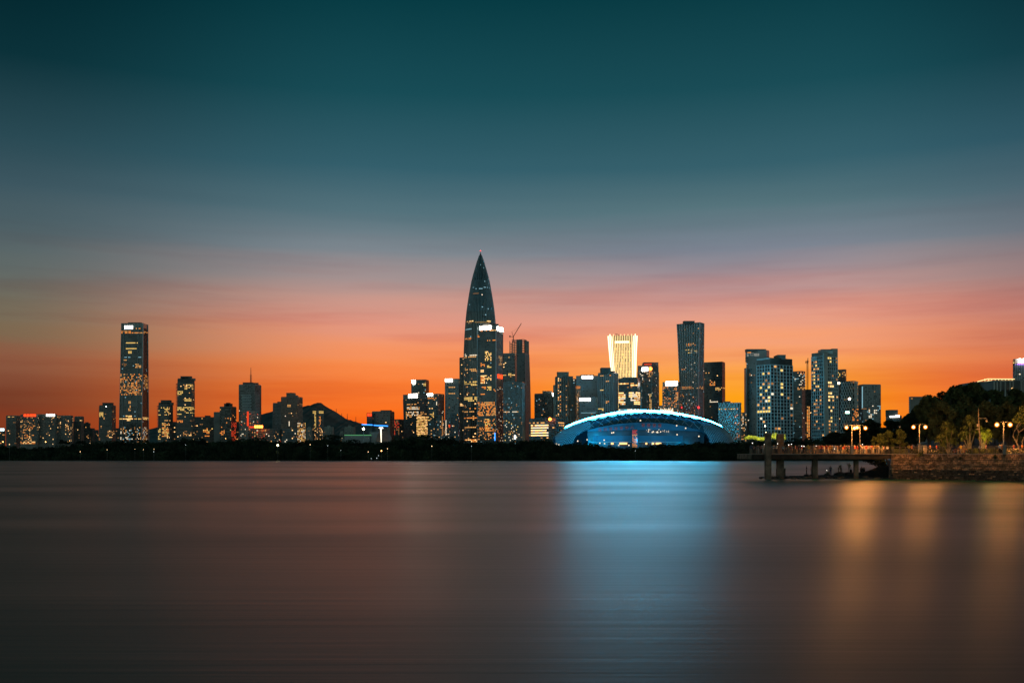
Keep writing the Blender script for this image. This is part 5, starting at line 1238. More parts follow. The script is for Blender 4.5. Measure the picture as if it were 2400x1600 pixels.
# return face of the wall and the mound of earth at its foot
m = MB(); r0 = wp(0,ZP,0); m.hexa([wp(0,0,0)-Vector((0,0,1)), wp(0,0,0)+Vector((.6,0,-1)), Vector(((2075-1200)/F*205+.6,205,-1)), Vector(((2075-1200)/F*205,205,-1)), wp(0,ZP-.14,0), wp(0,ZP-.14,0)+Vector((.6,0,0)), Vector(((2075-1200)/F*205+.6,205,ZP-.14)), Vector(((2075-1200)/F*205,205,ZP-.14))])
m.build('return_wall', M['wet'], sw)
def heap(name, label, prof, Y0, Y1, mat, seed, kind='structure', nx=90, ny=10, amp=.12):
    """earth or rock bank: prof = [(px, crest row)], crest at the middle depth"""
    rr_ = random.Random(seed); v = []; f = []
    for j in range(ny+1):
        t_ = j/ny; Y = Y0 + (Y1-Y0)*t_
        for i in range(nx+1):
            px = prof[0][0] + (prof[-1][0]-prof[0][0])*i/nx; Yc = (Y0+Y1)/2
            for a, b in zip(prof, prof[1:]):
                if a[0] <= px <= b[0]: yy = a[1] + (b[1]-a[1])*(px-a[0])/(b[0]-a[0]); break
            zc = CH + (HZ-yy)/F*Yc
            v.append(((px-1200)/F*Yc + (0 if j in (0, ny) else rr_.uniform(-.1,.1)), Y, -.5 + (zc+.5)*math.sin(math.pi*t_)**.6 + rr_.uniform(-amp, amp)*(1 if 0 < j < ny else 0)))
    for j in range(ny):
        for i in range(nx): a = j*(nx+1)+i; f.append((a, a+1, a+nx+2, a+nx+1))
    me = bpy.data.meshes.new(name); me.from_pydata(v, [], f); me.materials.append(M[mat]); o = bpy.data.objects.new(name, me); COL.objects.link(o)
    tag(o, label, kind=kind); return o
heap('shoal', None, [(1778,1124),(1800,1117),(1850,1115),(1900,1114),(1960,1112.5),(2010,1113),(2090,1113)], 190.5, 208, 'rock', 3)
heap('mound', None, [(2005,1117),(2016,1111),(2030,1105),(2045,1099),(2060,1093),(2075,1090),(2090,1090)], 193, 204, 'soil', 4, nx=40, amp=.06)
rk = random.Random(5)
for k in range(30):
    px = rk.uniform(1786, 2086) if k > 6 else rk.uniform(1783, 1850); Yk = rk.uniform(190, 193.5)
    r_ = rk.uniform(.25, .7); c_ = Vector(((px-1200)/F*Yk, Yk, rk.uniform(-.05, .25)))
    bm = bmesh.new(); bmesh.ops.create_icosphere(bm, subdivisions=2, radius=r_)
    for v in bm.verts: v.co = Vector((v.co.x*1.3, v.co.y, v.co.z*.6))*rk.uniform(.8, 1.15)
    me = bpy.data.meshes.new('rock'); bm.to_mesh(me); bm.free(); me.materials.append(M['rock']); o = bpy.data.objects.new('rock', me); COL.objects.link(o); o.location = c_
    wh = 'left of the tall front pillar' if px < 1795 else 'at the foot of the tall front pillar' if px < 1812 else 'between the first two pillars' if px < 1838 else 'left of the third pillar' if px < 1906 else 'just right of the third pillar' if px < 1950 else 'left of the fourth pillar' if px < 2004 else 'under the dark mound'
    wh = '%s (%s)' % (wh, ['rounded','low','broad','pointed','cracked','flat','humped'][k % 7]) if 0 else wh
    tag(o, '%s dark wet rock %s, %s' % ('tiny' if r_ < .34 else 'small' if r_ < .45 else 'middling' if r_ < .57 else 'large', 'at the water edge' if Yk < 191.5 else 'up on the shoal', wh), 'rock', 'dark rocks of the shoal under the pier')
# pier
XL, XR = (1754-1200)/F*190, (2093-1200)/F*190
pier = empty('pier', ((XL+XR)/2, 195, 0)); tag(pier, 'concrete pier deck crowded with people, on square pillars in the water', 'pier')
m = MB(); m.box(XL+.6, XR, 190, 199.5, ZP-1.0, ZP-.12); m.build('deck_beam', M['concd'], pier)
m = MB(); m.box(XL, XL+.6, 189.9, 199.6, ZP-.98, ZP-.1); m.build('end_beam', M['concp'], pier)
nd = 18
for k in range(nd):
    a = XL + (XR-XL)*k/nd; b = XL + (XR-XL)*(k+1)/nd; m = MB(); m.box(a+.012, b-.012, 189.8, 199.7, ZP-.12, ZP+.005); m.build('deck_slab', M['coping'], pier)
def pillar(x0, x1, Yf, ytop, ybase, mats, joint=11.0, wide=None):
    a, b = (x0-1200)/F*Yf, (x1-1200)/F*Yf; zt = CH + (HZ-ytop)/F*Yf; m = MB(); z = -1.2; h = joint/F*Yf
    m.box(a+.04, b-.04, Yf+.04, Yf+(b-a)-.04, -1.2, zt-.02); z = -.2
    while z < zt - .05:
        z2 = min(z+h, zt); m.box(a, b, Yf, Yf+(b-a), z+.03, z2-.03); z = z2
    o = m.build('pillar', M[mats], pier)
    if wide:
        m = MB(); zz_ = CH + (HZ-wide)/F*Yf; m.box(a-.28, b+.28, Yf-.25, Yf+(b-a)+.25, -1.2, zz_); m.build('pillar_foot', M['wet'], pier)
pillar(1795, 1808, 188.6, 1015, 1122, 'concp'); pillar(1825.5, 1837, 197, 1063, 1122, 'concp', wide=1097); pillar(1905.5, 1917, 192, 1075, 1120, 'concp'); pillar(2003, 2012.5, 192, 1075, 1120, 'concp')
pillar(1823, 1837.5, 194.5, 1016, 1063, 'concp')
m = MB(); a = P(1794, 1014.8, 188.4); b = P(1809, 1014.8, 188.4); m.box(a.x, b.x, 188.4, 189.9, a.z-.12, a.z+.05); m.build('pillar_cap', M['coping'], pier)
# railings (posts, top rail and cables), one thing for every run
def railing(p0, p1, label, n, group='railing runs along the pier and promenade'):
    o = empty('railing', p0); tag(o, label, 'railing'); d = p1-p0
    me_post = None
    for k in range(n+1):
        q = p0 + d*k/n; mm = MB(); mm.box(q.x-.035, q.x+.035, q.y-.03, q.y+.03, q.z, q.z+1.25); mm.build('post', M['railm'], o)
    u = Vector((0,0,1.28)); mm = MB(); mm.tube([p0+u, p1+u], .055, n=6); mm.build('top_rail', M['railm'], o)
    for z in (.15, .35, .55, .75, .95): mm = MB(); mm.tube([p0+Vector((0,0,z)), p1+Vector((0,0,z))], .014, n=4); mm.build('cable', M['wire'], o)
def px_at(px, Y): return Vector(((px-1200)/F*Y, Y, ZP))
railing(px_at(1757,190.2), px_at(1794,190.2), 'short railing run left of the tall front pillar', 2)
railing(px_at(1809,190.2), px_at(1992.5,190.2), 'long railing run on the pier between the front pillar and the grey rail block', 9)
railing(px_at(2000.5,190.2), px_at(2092,190.2), 'railing run on the pier right of the grey rail block', 5)
def wl(px):       # point on the wall line under a picture column
    t_ = (px-1200)/F; den = wd.x - t_*wd.y; s_ = (t_*A0.y - A0.x)/den; return A0 + wd*s_ - wn*.1 + Vector((0,0,ZP))
railing(wl(2094), wl(2151), 'railing run on the sea wall left of the middle lamp post', 4)
railing(wl(2161), wl(2347.5), 'long railing run on the sea wall between the two double lamps', 11)
railing(wl(2356.5), wl(2440), 'railing run on the sea wall at the right edge, right of the last double lamp', 5)
railing(px_at(1757,199.4), px_at(2060,199.4), 'railing run on the far side of the pier behind the crowd', 14)
for (px, yv, lab) in [(1996.8,1044,'square grey rail block on the pier under the left double lamps'),(2156,1043.5,'square grey rail block under the middle double lamp'),(2352,1043,'square grey rail block under the right double lamp')]:
    q = px_at(px,190.1) if px < 2050 else wl(px); o = empty('rail_block', q); tag(o, lab, 'stone block')
    m = MB(); h = (1062-yv)/F*q.y; m.box(q.x-.28, q.x+.28, q.y-.28, q.y+.28, q.z, q.z+h); m.build('block', M['conc'], o); m = MB(); m.box(q.x-.33, q.x+.33, q.y-.33, q.y+.33, q.z+h, q.z+h+.1); m.build('cap', M['coping'], o)
q = Vector(((2168-1200)/F*187, 187, ZP)); o = empty('bollard_block', q); tag(o, 'orange lit low square pier beside the middle double lamp', 'stone block')
m = MB(); m.box(q.x-.24, q.x+.24, q.y-.24, q.y+.24, q.z, q.z+1.5); m.build('block', M['coping'], o); m = MB(); m.box(q.x-.3, q.x+.3, q.y-.3, q.y+.3, q.z+1.5, q.z+1.6); m.build('cap', M['coping'], o)
# double lamps
M['globe'] = emitter('orange_street_bulb', (1.0,0.50,0.12), 16, False)
hm = bpy.data.materials.new('painted_lamp_halo'); hm.use_nodes = True; ht = hm.node_tree; ht.nodes.clear()  # added glowing shell that paints an orange halo round each bulb
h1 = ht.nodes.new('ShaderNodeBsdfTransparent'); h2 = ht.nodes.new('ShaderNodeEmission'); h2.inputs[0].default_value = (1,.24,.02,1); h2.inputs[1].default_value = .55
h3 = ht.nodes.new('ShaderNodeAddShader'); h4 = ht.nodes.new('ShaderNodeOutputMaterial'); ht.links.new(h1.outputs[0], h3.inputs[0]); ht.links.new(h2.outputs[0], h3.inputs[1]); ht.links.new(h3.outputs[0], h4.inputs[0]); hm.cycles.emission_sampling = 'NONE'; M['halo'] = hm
M['globe2'] = M['globe']
def double_lamp(px, Y, ylamp, half, label, r_=.22, zb=ZP, gm='globe'):
    x = (px-1200)/F*Y; z = CH + (HZ-ylamp)/F*Y; hw = half/F*Y; o = empty('street_lamp', (x, Y, zb)); tag(o, label, 'street lamp')
    m = MB(); m.tube([(x,Y,zb),(x,Y,zb+.6),(x,Y,z+.55)], [.14,.10,.07], n=8); m.build('pole', M['pole'], o)
    m = MB(); m.tube([(x-hw,Y,z+.38),(x-hw*.5,Y,z+.55),(x,Y,z+.5),(x+hw*.5,Y,z+.55),(x+hw,Y,z+.38)], .035, n=6); m.build('arm', M['pole'], o)
    for s_ in (-1, 1):
        m = MB(); m.ball((x+s_*hw, Y, z), r_*.92, 14, 9); g = m.build('lamp_bulb', M[gm], o)
        l = bpy.data.lights.new('street_lamp_light', 'POINT'); l.color = (1.0,0.38,0.075); l.shadow_soft_size = r_; l.energy = 7000 if gm == 'globe' else 6000
        lo = bpy.data.objects.new('lamp', l); COL.objects.link(lo); lo.parent = o; lo.location = Vector((x+s_*hw, Y, z)) - o.location
        m = MB(); m.ball((x+s_*hw, Y, z), r_*1.75, 18, 12, sq=(1,1,1.08)); m.build('halo_shell', M['halo'], o, smooth=True)
        m = MB(); m.tube([(x+s_*hw,Y,z+r_*1.85),(x+s_*hw,Y,z+r_*1.85+.12)], [.13,.05], n=8); c_ = m.build('globe_cap', M['pole'], g)
double_lamp(1996.5, 195, 1001.5, 12.5, 'double globe lamp on the pier, left one of the close pair', zb=ZP)
double_lamp(2015.6, 191.2, 1003, 12.8, 'double globe lamp on the pier, right one of the close pair', zb=ZP)
pC = wl(2155); double_lamp(2155, pC.y, 1000.5, 14, 'double globe lamp on the sea wall in the middle of the promenade', gm='globe2', r_=.22, zb=ZP)
pD = wl(2352); double_lamp(2352, pD.y, 995, 15.5, 'double globe lamp on the sea wall nearest the right edge', r_=.24, zb=ZP)
double_lamp(2560, 180, 998, 15, 'added double globe lamp beyond the right edge of the wall', r_=.24, zb=ZP)  # unseen lamp, invented for the bright water at the right edge
# camera pole with an arm
q = Vector(((2294-1200)/F*184, 184, ZP)); o = empty('camera_pole', q); tag(o, 'tall pale pole with a side arm and hanging camera before the palms', 'camera pole')
zt = CH + (HZ-956)/F*184
m = MB(); m.tube([q+Vector((.35,0,0)), q+Vector((.15,0,3.2)), (q.x, q.y, zt-2.6), (q.x-.05, q.y, zt-1.2), (q.x-.08, q.y, zt)], [.15,.13,.11,.10,.04], n=8); m.build('pole', M['bark_pale'], o)
za = CH + (HZ-980)/F*184
m = MB(); m.tube([(q.x, q.y, za), (q.x+1.45, q.y, za)], .06, n=6); m.tube([(q.x+1.45, q.y, za), (q.x+1.45, q.y, za-.3)], .04, n=6); m.build('arm', M['pole'], o)
m = MB(); m.ball((q.x+1.45, q.y, za-.5), .19, 10, 6, sq=(1,1,1.4)); m.build('dome_camera', M['coping'], o)
m = MB(); m.box(q.x-.34, q.x-.1, q.y-.15, q.y+.15, za-1.5, za-1.0); m.box(q.x-.45, q.x+.12, q.y-.2, q.y+.2, za-2.05, za-1.95); m.build('control_box', M['coping'], o)
# ------------------------------------------------------------------ trees of the near shore
m = MB()     # wooded slope
sl = [(2090,1060),(2130,1040),(2180,1015),(2230,995),(2280,975),(2340,965),(2420,955),(2620,950)]
v = []; f = []; ny = 12
for j in range(ny+1):
    Y = 215 + j*34
    for i, (px, yy) in enumerate(sl):
        zc = ZP + (CH+(HZ-yy)/F*420-ZP)*min(1, (j/ny)*1.15)**1.1*.9; v.append(((px-1200)/F*Y, Y, max(ZP-.12, zc*(1 if j else 0) + (ZP-.12 if not j else 0))))
for j in range(ny):
    for i in range(len(sl)-1): a = j*len(sl)+i; f.append((a, a+1, a+len(sl)+1, a+len(sl)))
me = bpy.data.meshes.new('slope'); me.from_pydata(v, [], f); me.materials.append(M['soil']); o = bpy.data.objects.new('slope', me); COL.objects.link(o); tag(o, kind='structure')
def broad_tree(px0, px1, ytop, ybot, Y, label, mat, seed, nleaf=5200, lsize=.3, name='broadleaf_tree', group=None, nl=13):
    rr_ = random.Random(seed); cx_ = ((px0+px1)/2-1200)/F*Y; w = (px1-px0)/F*Y/2; zt = CH+(HZ-ytop)/F*Y; zb_ = CH+(HZ-ybot)/F*Y
    base = Vector((cx_, Y, ZP-.1)); H = zt-zb_; lob = []
    for k in range(nl):
        a = rr_.uniform(0, 6.28); r_ = w*rr_.uniform(.2, .78); hh = rr_.random()
        lx = r_*math.cos(a); cap = 1-(abs(lx)/w)**2*.55
        rz = H*rr_.uniform(.05, .12); rx = w*rr_.uniform(.12, .26)
        lob.append((lx, r_*math.sin(a)*.8, zb_-base.z + rz + (H-2*rz)*hh*cap, rx, rx*.9, rz))
    lob.append((0, 0, zt-base.z-H*.10, w*.25, w*.25, H*.10))
    trunk = [[(0,0,0),(w*.05,0,(zb_-base.z)*.6),(0,0,zb_-base.z+H*.2),(0,0,zb_-base.z+H*.6)]]
    for l_ in lob[:6]: trunk.append([(w*.04,0,(zb_-base.z)*.6+.5),(l_[0]*.5,l_[1]*.5,(l_[2]+(zb_-base.z)*.6)*.5),(l_[0],l_[1],l_[2])])
    return make_tree(name, label, base, zt, lob, nleaf, lsize, mat, trunk, seed, group, tr=.10+.012*(zt-base.z))
BT = [ # px0 px1 ytop ybot Y
 (1925,1985,1012,1040,330,'low dark tree left of the street lamps, behind the pier crowd','leaf_dk'),
 (1950,2040,1000,1042,300,'wide dark tree directly behind the close pair of double lamps','leaf_dk'),
 (2010,2070,982,1040,320,'dark rounded tree below the grey office with the fan of lights','leaf_dk'),
 (2050,2120,984,1042,310,'dark tree under the small two step block','leaf_dk'),
 (2100,2165,968,1040,290,'dark tree left of the big wooded slope, beside the grey blue block','leaf_dk'),
 (2138,2215,925,1035,270,'tall leafy tree at the left end of the wooded slope','leaf'),
 (2165,2250,938,1035,240,'leafy tree catching lamp light in front of the left end of the slope','leaf'),
 (2195,2275,908,1010,290,'high tree on the rising part of the slope','leaf'),
 (2235,2325,895,1000,300,'high tree just left of the gold lit hall','leaf'),
 (2225,2300,925,1030,250,'dense middle tree of the slope above the palms','leaf'),
 (2290,2370,912,1010,290,'broad dark tree below the gold lit hall','leaf'),
 (2335,2420,910,1005,280,'dark tree in front of the grey framed houses','leaf'),
 (2270,2350,938,1035,235,'leafy tree right above the camera pole','leaf'),
 (2325,2400,940,1035,225,'leafy tree behind the right double lamp','leaf'),
 (2375,2470,925,1040,215,'overhanging leafy tree at the right edge of the picture','leaf'),
 (2225,2330,930,1015,300,'dark tree filling the middle of the slope behind the palms','leaf_dk'),
 (2165,2250,917,1000,300,'dark tree between the left end and the crest of the slope','leaf_dk'),
 (2205,2290,901,1000,310,'dark tree on the crest of the slope, left of the gold lit hall','leaf_dk'),
 (2110,2180,955,1035,295,'dark tree before the grey blue block on the slope','leaf_dk'),
 (2228,2305,902,1000,305,'high dark tree filling the gap behind the rising part of the slope','leaf_dk'),
 (2150,2260,955,1040,285,'dark tree low on the slope behind the middle lamp','leaf_dk'),
 (2320,2440,930,1030,300,'dark tree low on the slope behind the right double lamp','leaf_dk'),
 (2420,2520,905,1040,260,'tree beyond the right edge of the picture','leaf'),
]
for k, (a, b, yt, yb, Y, lab, mt) in enumerate(BT):
    broad_tree(a, b, yt, yb, Y, lab, mt, 100+k, nleaf=8500 if mt == 'leaf' else 5500, lsize=.32 if Y < 260 else .42, nl=46)
for k, (a, b, yt, yb, Y, lab) in enumerate([(2040,2084,1016,1050,206,'left low yellow green shrub lit behind the pier rail'),(2058,2106,1008,1052,208,'middle yellow green shrub lit behind the rail, broadest of the three'),(2084,2132,1005,1050,207,'right yellow green shrub lit behind the rail, tallest of the three')]):
    broad_tree(a, b, yt, yb, Y, lab, 'leaf_lt', 200+k, nleaf=3200, lsize=.2, name='lit_shrub', nl=22)
# bush hanging over the mound under the pier
rnd = np.random.default_rng(8); bq = P(2062, 1085, 200); lb = [(bq.x-2.3,0,.6,1.2,1,.45),(bq.x-1.2,0,.35,1.3,1,.7),(bq.x,0,.1,1.4,1,.9),(bq.x+1.2,0,-.1,1.3,1,1.0),(bq.x-3.2,0,.8,.8,.6,.3)]
lb = [(a, 200, bq.z+c_, d, e, g) for a, b, c_, d, e, g in lb]; o = bpy.data.objects.new('overhanging_bush', leaf_mesh('overhanging_bush', lobes(1500, lb, rnd), .17, rnd, 'leaf_dk')); COL.objects.link(o); tag(o, 'dark bush hanging over the mound beneath the right end of the pier', 'bush')
# spiky leaved palms
def spiky_palm(base, heads, label, mat, seed, nb=46, ln=1.3):
    rr_ = random.Random(seed); o = empty('spiky_palm', base); tag(o, label, 'palm tree')
    m = MB()
    for h in heads: m.tube([base, base+Vector((h[0]*.4, h[1]*.4, h[2]*.5)), base+Vector(h)], [.14,.11,.08], n=6)
    m.build('trunk', M['bark_pale'], o); m = MB()
    for h in heads:
        c_ = base+Vector(h)
        for k in range(nb):
            a = rr_.uniform(0, 6.283); e = rr_.uniform(-.5, 1.45); L_ = ln*rr_.uniform(.7, 1.1)
            d = Vector((math.cos(a)*math.cos(e), math.sin(a)*math.cos(e), math.sin(e))); sd = d.cross(Vector((0,0,1))).normalized()*.085
            p0 = c_; p1 = c_+d*L_*.5; p2 = c_+d*L_*.85+Vector((0,0,-.12*L_)); p3 = c_+d*L_*1.02+Vector((0,0,-.42*L_))
            m.quad(p0-sd*.6, p0+sd*.6, p1+sd, p1-sd); m.quad(p1-sd, p1+sd, p2+sd*.7, p2-sd*.7); m.tri(p2-sd*.7, p2+sd*.7, p3)
    m.build('leaves', M[mat], o)
def pal(px, Y): return Vector(((px-1200)/F*Y, Y, ZP-.1))
spiky_palm(pal(2222,194), [(-.9,0,1.8),(.2,.3,2.9),(-.5,-.3,3.9),(.9,0,4.9),(-.2,.2,5.6),(1.3,.3,2.4),(-1.4,.2,3.0)], 'bushy spiky leaved palm with many heads, leftmost of the three palms', 'leaf_lt', 1, 120, 1.35)
spiky_palm(pal(2272,192), [(-.8,0,4.6),(.5,.2,5.9),(-1.3,.1,3.4),(1.2,0,4.7),(.1,.2,6.6)], 'spiky leaved palm with a bare pale trunk in the middle of the three palms', 'leaf_lt', 2, 110, 1.4)
spiky_palm(pal(2303,188), [(.3,0,3.3),(1.0,0,4.0),(-.3,.2,4.5),(.9,.2,2.8)], 'spiky palm glowing yellow under the arm of the camera pole', 'leaf_hedge', 3, 90, 1.2)
o = empty('spot_light', pal(2308,186)); tag(o, 'small garden spot light shining up into the yellow palm', 'garden light'); m = MB(); b_ = pal(2308,186); m.tube([b_, b_+Vector((0,0,.3))], .05); m.ball(b_+Vector((0,0,.38)), .1, 8, 5); m.build('housing', M['railm'], o)
l = bpy.data.lights.new('spot_lamp', 'POINT'); l.color = (1,.75,.2); l.energy = 260; l.shadow_soft_size = .08; lo = bpy.data.objects.new('lamp', l); COL.objects.link(lo); lo.parent = o; lo.location = (-.1,-.4,3.6)
# weeds on the wall and planting along the promenade
def weed(px, z, size, label, seed, mat='leaf', n=160):
    rnd = np.random.default_rng(seed); q = wl(px); q.z = z; o = bpy.data.objects.new('weed_tuft', leaf_mesh('weed_tuft', lobes(n, [(0,0,0,size,size*.6,size)], rnd, .1), .13, rnd, mat)); COL.objects.link(o); o.location = q - Vector((0,.35,0)); tag(o, label, 'weed')
weed(2155, ZP-.05, .8, 'straggly weed growing over the wall top at the middle double lamp', 1, 'leaf', 260)
weed(2331, ZP-.6, .5, 'dark weed tuft on the upper stones left of the right double lamp', 2, 'leaf_dk')
weed(2250, ZP-.9, .3, 'tiny weed tuft on the upper stones below the cyclists', 3, 'leaf_dk', 60)
def border(x0, x1, Y, h, label, seed, mat):
    rnd = np.random.default_rng(seed); lb = [((px-1200)/F*Y, Y, ZP+h*.5, .6, .5, h*.6) for px in np.arange(x0, x1, 5)]
    o = bpy.data.objects.new('planting', leaf_mesh('planting', lobes(int((x1-x0)*28), lb, rnd, .2), .16, rnd, mat)); COL.objects.link(o); tag(o, label, 'planting')
border(2262, 2312, 183.5, .9, 'green low planting at the foot of the camera pole', 5, 'leaf_lt')
border(2096, 2230, 200, 1.0, 'dark low hedge behind the middle double lamp', 6, 'leaf')
border(2316, 2440, 190, 1.0, 'dark low hedge behind the right double lamp', 7, 'leaf')
# bare curved branches at the right edge
q = pal(2394,184); o = empty('leaning_tree', q); tag(o, 'leaning tree with bare curved lamp lit branches at the right edge', 'tree')
m = MB()
for br in [[(0,0,0),(-.9,0,2.2),(-.5,0,4.0),(1.2,0,5.4)],[(-.9,0,2.2),(-1.5,.2,3.4),(-1.2,.1,4.4),(0,0,5.8)],[(.3,0,0),(.2,.1,2.4),(1.2,.2,4.3)],[(-.5,0,4),(-.9,0,5.2),(.2,.1,6.6)]]: m.tube([q+Vector(p_) for p_ in br], [.16,.12,.09,.05][:len(br)], n=6)
m.build('trunk', M['bark_pale'], o); rnd = np.random.default_rng(31)
c_ = bpy.data.objects.new('crown', leaf_mesh('crown', lobes(1500, [(.5,0,7.0,1.6,1.2,1.0),(1.6,0,6.0,1.5,1.2,.8),(-.6,0,6.3,1.0,.9,.6),(1.2,0,8.3,1.5,1.2,.9)], rnd), .22, rnd, 'leaf_lt')); COL.objects.link(c_); c_.parent = o
# ------------------------------------------------------------------ people
skin = material('skin', (0.48,0.30,0.21), rough=.6); hairm = material('black_hair', (0.012,0.010,0.009), rough=.5)
shirts = {'white': (0.75,0.73,0.70),'black': (0.02,0.02,0.022),'yellow': (0.72,0.50,0.06),'red': (0.60,0.05,0.03),'grey': (0.25,0.25,0.26),'blue': (0.07,0.12,0.28),'pink': (0.70,0.35,0.33),'beige': (0.50,0.42,0.30),'green': (0.10,0.22,0.12),'orange': (0.75,0.24,0.05)}
SM = {k: material(k+'_cloth', v, rough=.85, noise=.12, nscale=6) for k, v in shirts.items()}
trs = {'dark': (0.03,0.03,0.035),'denim': (0.06,0.09,0.16),'khaki': (0.32,0.26,0.18),'skinleg': (0.45,0.29,0.2),'light': (0.55,0.53,0.5)}
TM = {k: material(k+'_trousers', v, rough=.85, noise=.12, nscale=6) for k, v in trs.items()}
def make_body(pose):
    J = {'pelvis':(0,0,.95),'waist':(0,0,1.10),'chest':(0,0,1.34),'neck':(0,0,1.49),'head':(0,.01,1.60),'crown':(0,0,1.71),
         'hipL':(-.10,0,.90),'hipR':(.10,0,.90),'kneeL':(-.11,.01,.50),'kneeR':(.11,.01,.50),'ankL':(-.11,-.01,.09),'ankR':(.11,-.01,.09),'toeL':(-.13,-.17,.03),'toeR':(.13,-.17,.03),
         'shL':(-.19,0,1.42),'shR':(.19,0,1.42),'elL':(-.25,.03,1.14),'elR':(.25,.03,1.14),'wrL':(-.26,-.05,.90),'wrR':(.26,-.05,.90)}
    def mv(**k):
        for n_, v_ in k.items(): J[n_] = v_
    if pose == 'rail': mv(elL=(-.27,-.10,1.18), elR=(.27,-.10,1.18), wrL=(-.18,-.33,1.16), wrR=(.18,-.33,1.16), chest=(0,-.05,1.34), neck=(0,-.08,1.48), head=(0,-.10,1.59), crown=(0,-.10,1.70))
    if pose == 'phone': mv(elL=(-.24,-.14,1.22), elR=(.24,-.14,1.22), wrL=(-.07,-.34,1.42), wrR=(.07,-.34,1.42))
    if pose == 'walk': mv(kneeL=(-.10,-.16,.52), ankL=(-.10,-.22,.10), toeL=(-.11,-.39,.05), kneeR=(.10,.06,.50), ankR=(.10,.30,.16), toeR=(.11,.16,.03), elL=(-.25,.12,1.16), wrL=(-.25,.06,.93), elR=(.25,-.06,1.14), wrR=(.24,-.24,.98))
    if pose == 'brow': mv(elL=(-.42,-.06,1.40), wrL=(-.14,-.14,1.62), elR=(.30,.02,1.16), wrR=(.34,-.04,.93), kneeL=(-.14,-.03,.50), ankL=(-.19,0,.09), toeL=(-.24,-.16,.03))
    if pose == 'sit': mv(pelvis=(0,.10,.30), waist=(0,.10,.45), chest=(0,.04,.68), neck=(0,.0,.83), head=(0,-.03,.94), crown=(0,-.03,1.05), hipL=(-.11,.08,.27), hipR=(.11,.08,.27), kneeL=(-.15,-.33,.50), kneeR=(.15,-.33,.50), ankL=(-.13,-.50,.09), ankR=(.13,-.50,.09), toeL=(-.14,-.66,.03), toeR=(.14,-.66,.03), shL=(-.19,.03,.76), shR=(.19,.03,.76), elL=(-.26,-.12,.56), elR=(.26,-.12,.56), wrL=(-.14,-.34,.60), wrR=(.14,-.34,.60))
    if pose == 'bend': mv(chest=(0,-.22,1.26), neck=(0,-.34,1.34), head=(0,-.42,1.40), crown=(0,-.50,1.46), waist=(0,-.06,1.10), shL=(-.19,-.26,1.30), shR=(.19,-.26,1.30), elL=(-.22,-.36,1.04), elR=(.22,-.36,1.04), wrL=(-.16,-.44,.80), wrR=(.16,-.44,.80))
    rad = {'pelvis':.14,'waist':.125,'chest':.15,'neck':.055,'head':.092,'crown':.07,'hipL':.095,'hipR':.095,'kneeL':.06,'kneeR':.06,'ankL':.042,'ankR':.042,'toeL':.035,'toeR':.035,'shL':.065,'shR':.065,'elL':.043,'elR':.043,'wrL':.030,'wrR':.030}
    E = [('pelvis','waist'),('waist','chest'),('chest','neck'),('neck','head'),('head','crown')]
    for s_ in 'LR': E += [('pelvis','hip'+s_),('hip'+s_,'knee'+s_),('knee'+s_,'ank'+s_),('ank'+s_,'toe'+s_),('chest','sh'+s_),('sh'+s_,'el'+s_),('el'+s_,'wr'+s_)]
    nm = list(J); me = bpy.data.meshes.new('skel'); me.from_pydata([J[n_] for n_ in nm], [(nm.index(a), nm.index(b)) for a, b in E], [])
    o = bpy.data.objects.new('skel', me); COL.objects.link(o); md = o.modifiers.new('s', 'SKIN')
    for i, n_ in enumerate(nm):
        sv = me.skin_vertices[0].data[i]; r_ = rad[n_]; sv.radius = (r_*(1.25 if n_ in ('chest','waist','pelvis') else 1), r_*(.85 if n_ in ('chest','waist','pelvis') else 1)); sv.use_root = n_ == 'pelvis'
    o.modifiers.new('u', 'SUBSURF').levels = 1
    dg = bpy.context.evaluated_depsgraph_get(); ev = bpy.data.meshes.new_from_object(o.evaluated_get(dg)); bpy.data.objects.remove(o)
    V = [v.co.copy() for v in ev.vertices]; Fc = [tuple(p.vertices) for p in ev.polygons]; Nn = [v.normal.copy() for v in ev.vertices]; bpy.data.meshes.remove(ev)
    body = MB(); body.v = [tuple(v) for v in V]; body.f = list(Fc); body.m = [0]*len(Fc)
    hd = Vector(J['head']); fw = Vector((0,-1,0))
    body.hexa([hd+Vector(p_) for p_ in [(-.013,-.115,-.02),(.013,-.115,-.02),(.01,-.07,-.02),(-.01,-.07,-.02),(-.006,-.10,.025),(.006,-.10,.025),(.005,-.07,.025),(-.005,-.07,.025)]])     # nose
    for s_ in (-1, 1): body.ball(hd+Vector((s_*.088,.0,0)), .022, 6, 4, sq=(.5,1,1.3)); body.ball(hd+Vector((s_*.034,-.083,.025)), .011, 5, 3)                                              # ears, eyes
    body.box(hd.x-.025, hd.x+.025, hd.y-.092, hd.y-.07, hd.z-.055, hd.z-.046)                                                                                                           # mouth
    for s_, sg in (('L',-1),('R',1)):
        w = Vector(J['wr'+s_]); d = (w-Vector(J['el'+s_])).normalized(); sd = d.cross(Vector((0,1,.2))).normalized()
        if sd.length < .1: sd = Vector((1,0,0))
        up = sd.cross(d).normalized(); palm = w+d*.05
        body.tube([w-d*.01, palm, w+d*.09], [.028,.038,.034], n=6)
        for k, (off, L_) in enumerate([(-.027,.062),(-.009,.074),(.009,.070),(.027,.055)]):
            b_ = w+d*.085+sd*off; body.tube([b_, b_+d*L_*.5+up*.006, b_+d*L_*.9+up*.022], [.0095,.0085,.006], n=4)
        b_ = w+d*.035+sd*.03*sg; body.tube([b_, b_+d*.03+sd*.03*sg, b_+d*.06+sd*.035*sg], [.011,.010,.007], n=4)
    def seg(p, a, b):
        a, b = Vector(a), Vector(b); t_ = max(0, min(1, (p-a).dot(b-a)/max(1e-9, (b-a).length_squared))); return (p-a-(b-a)*t_).length
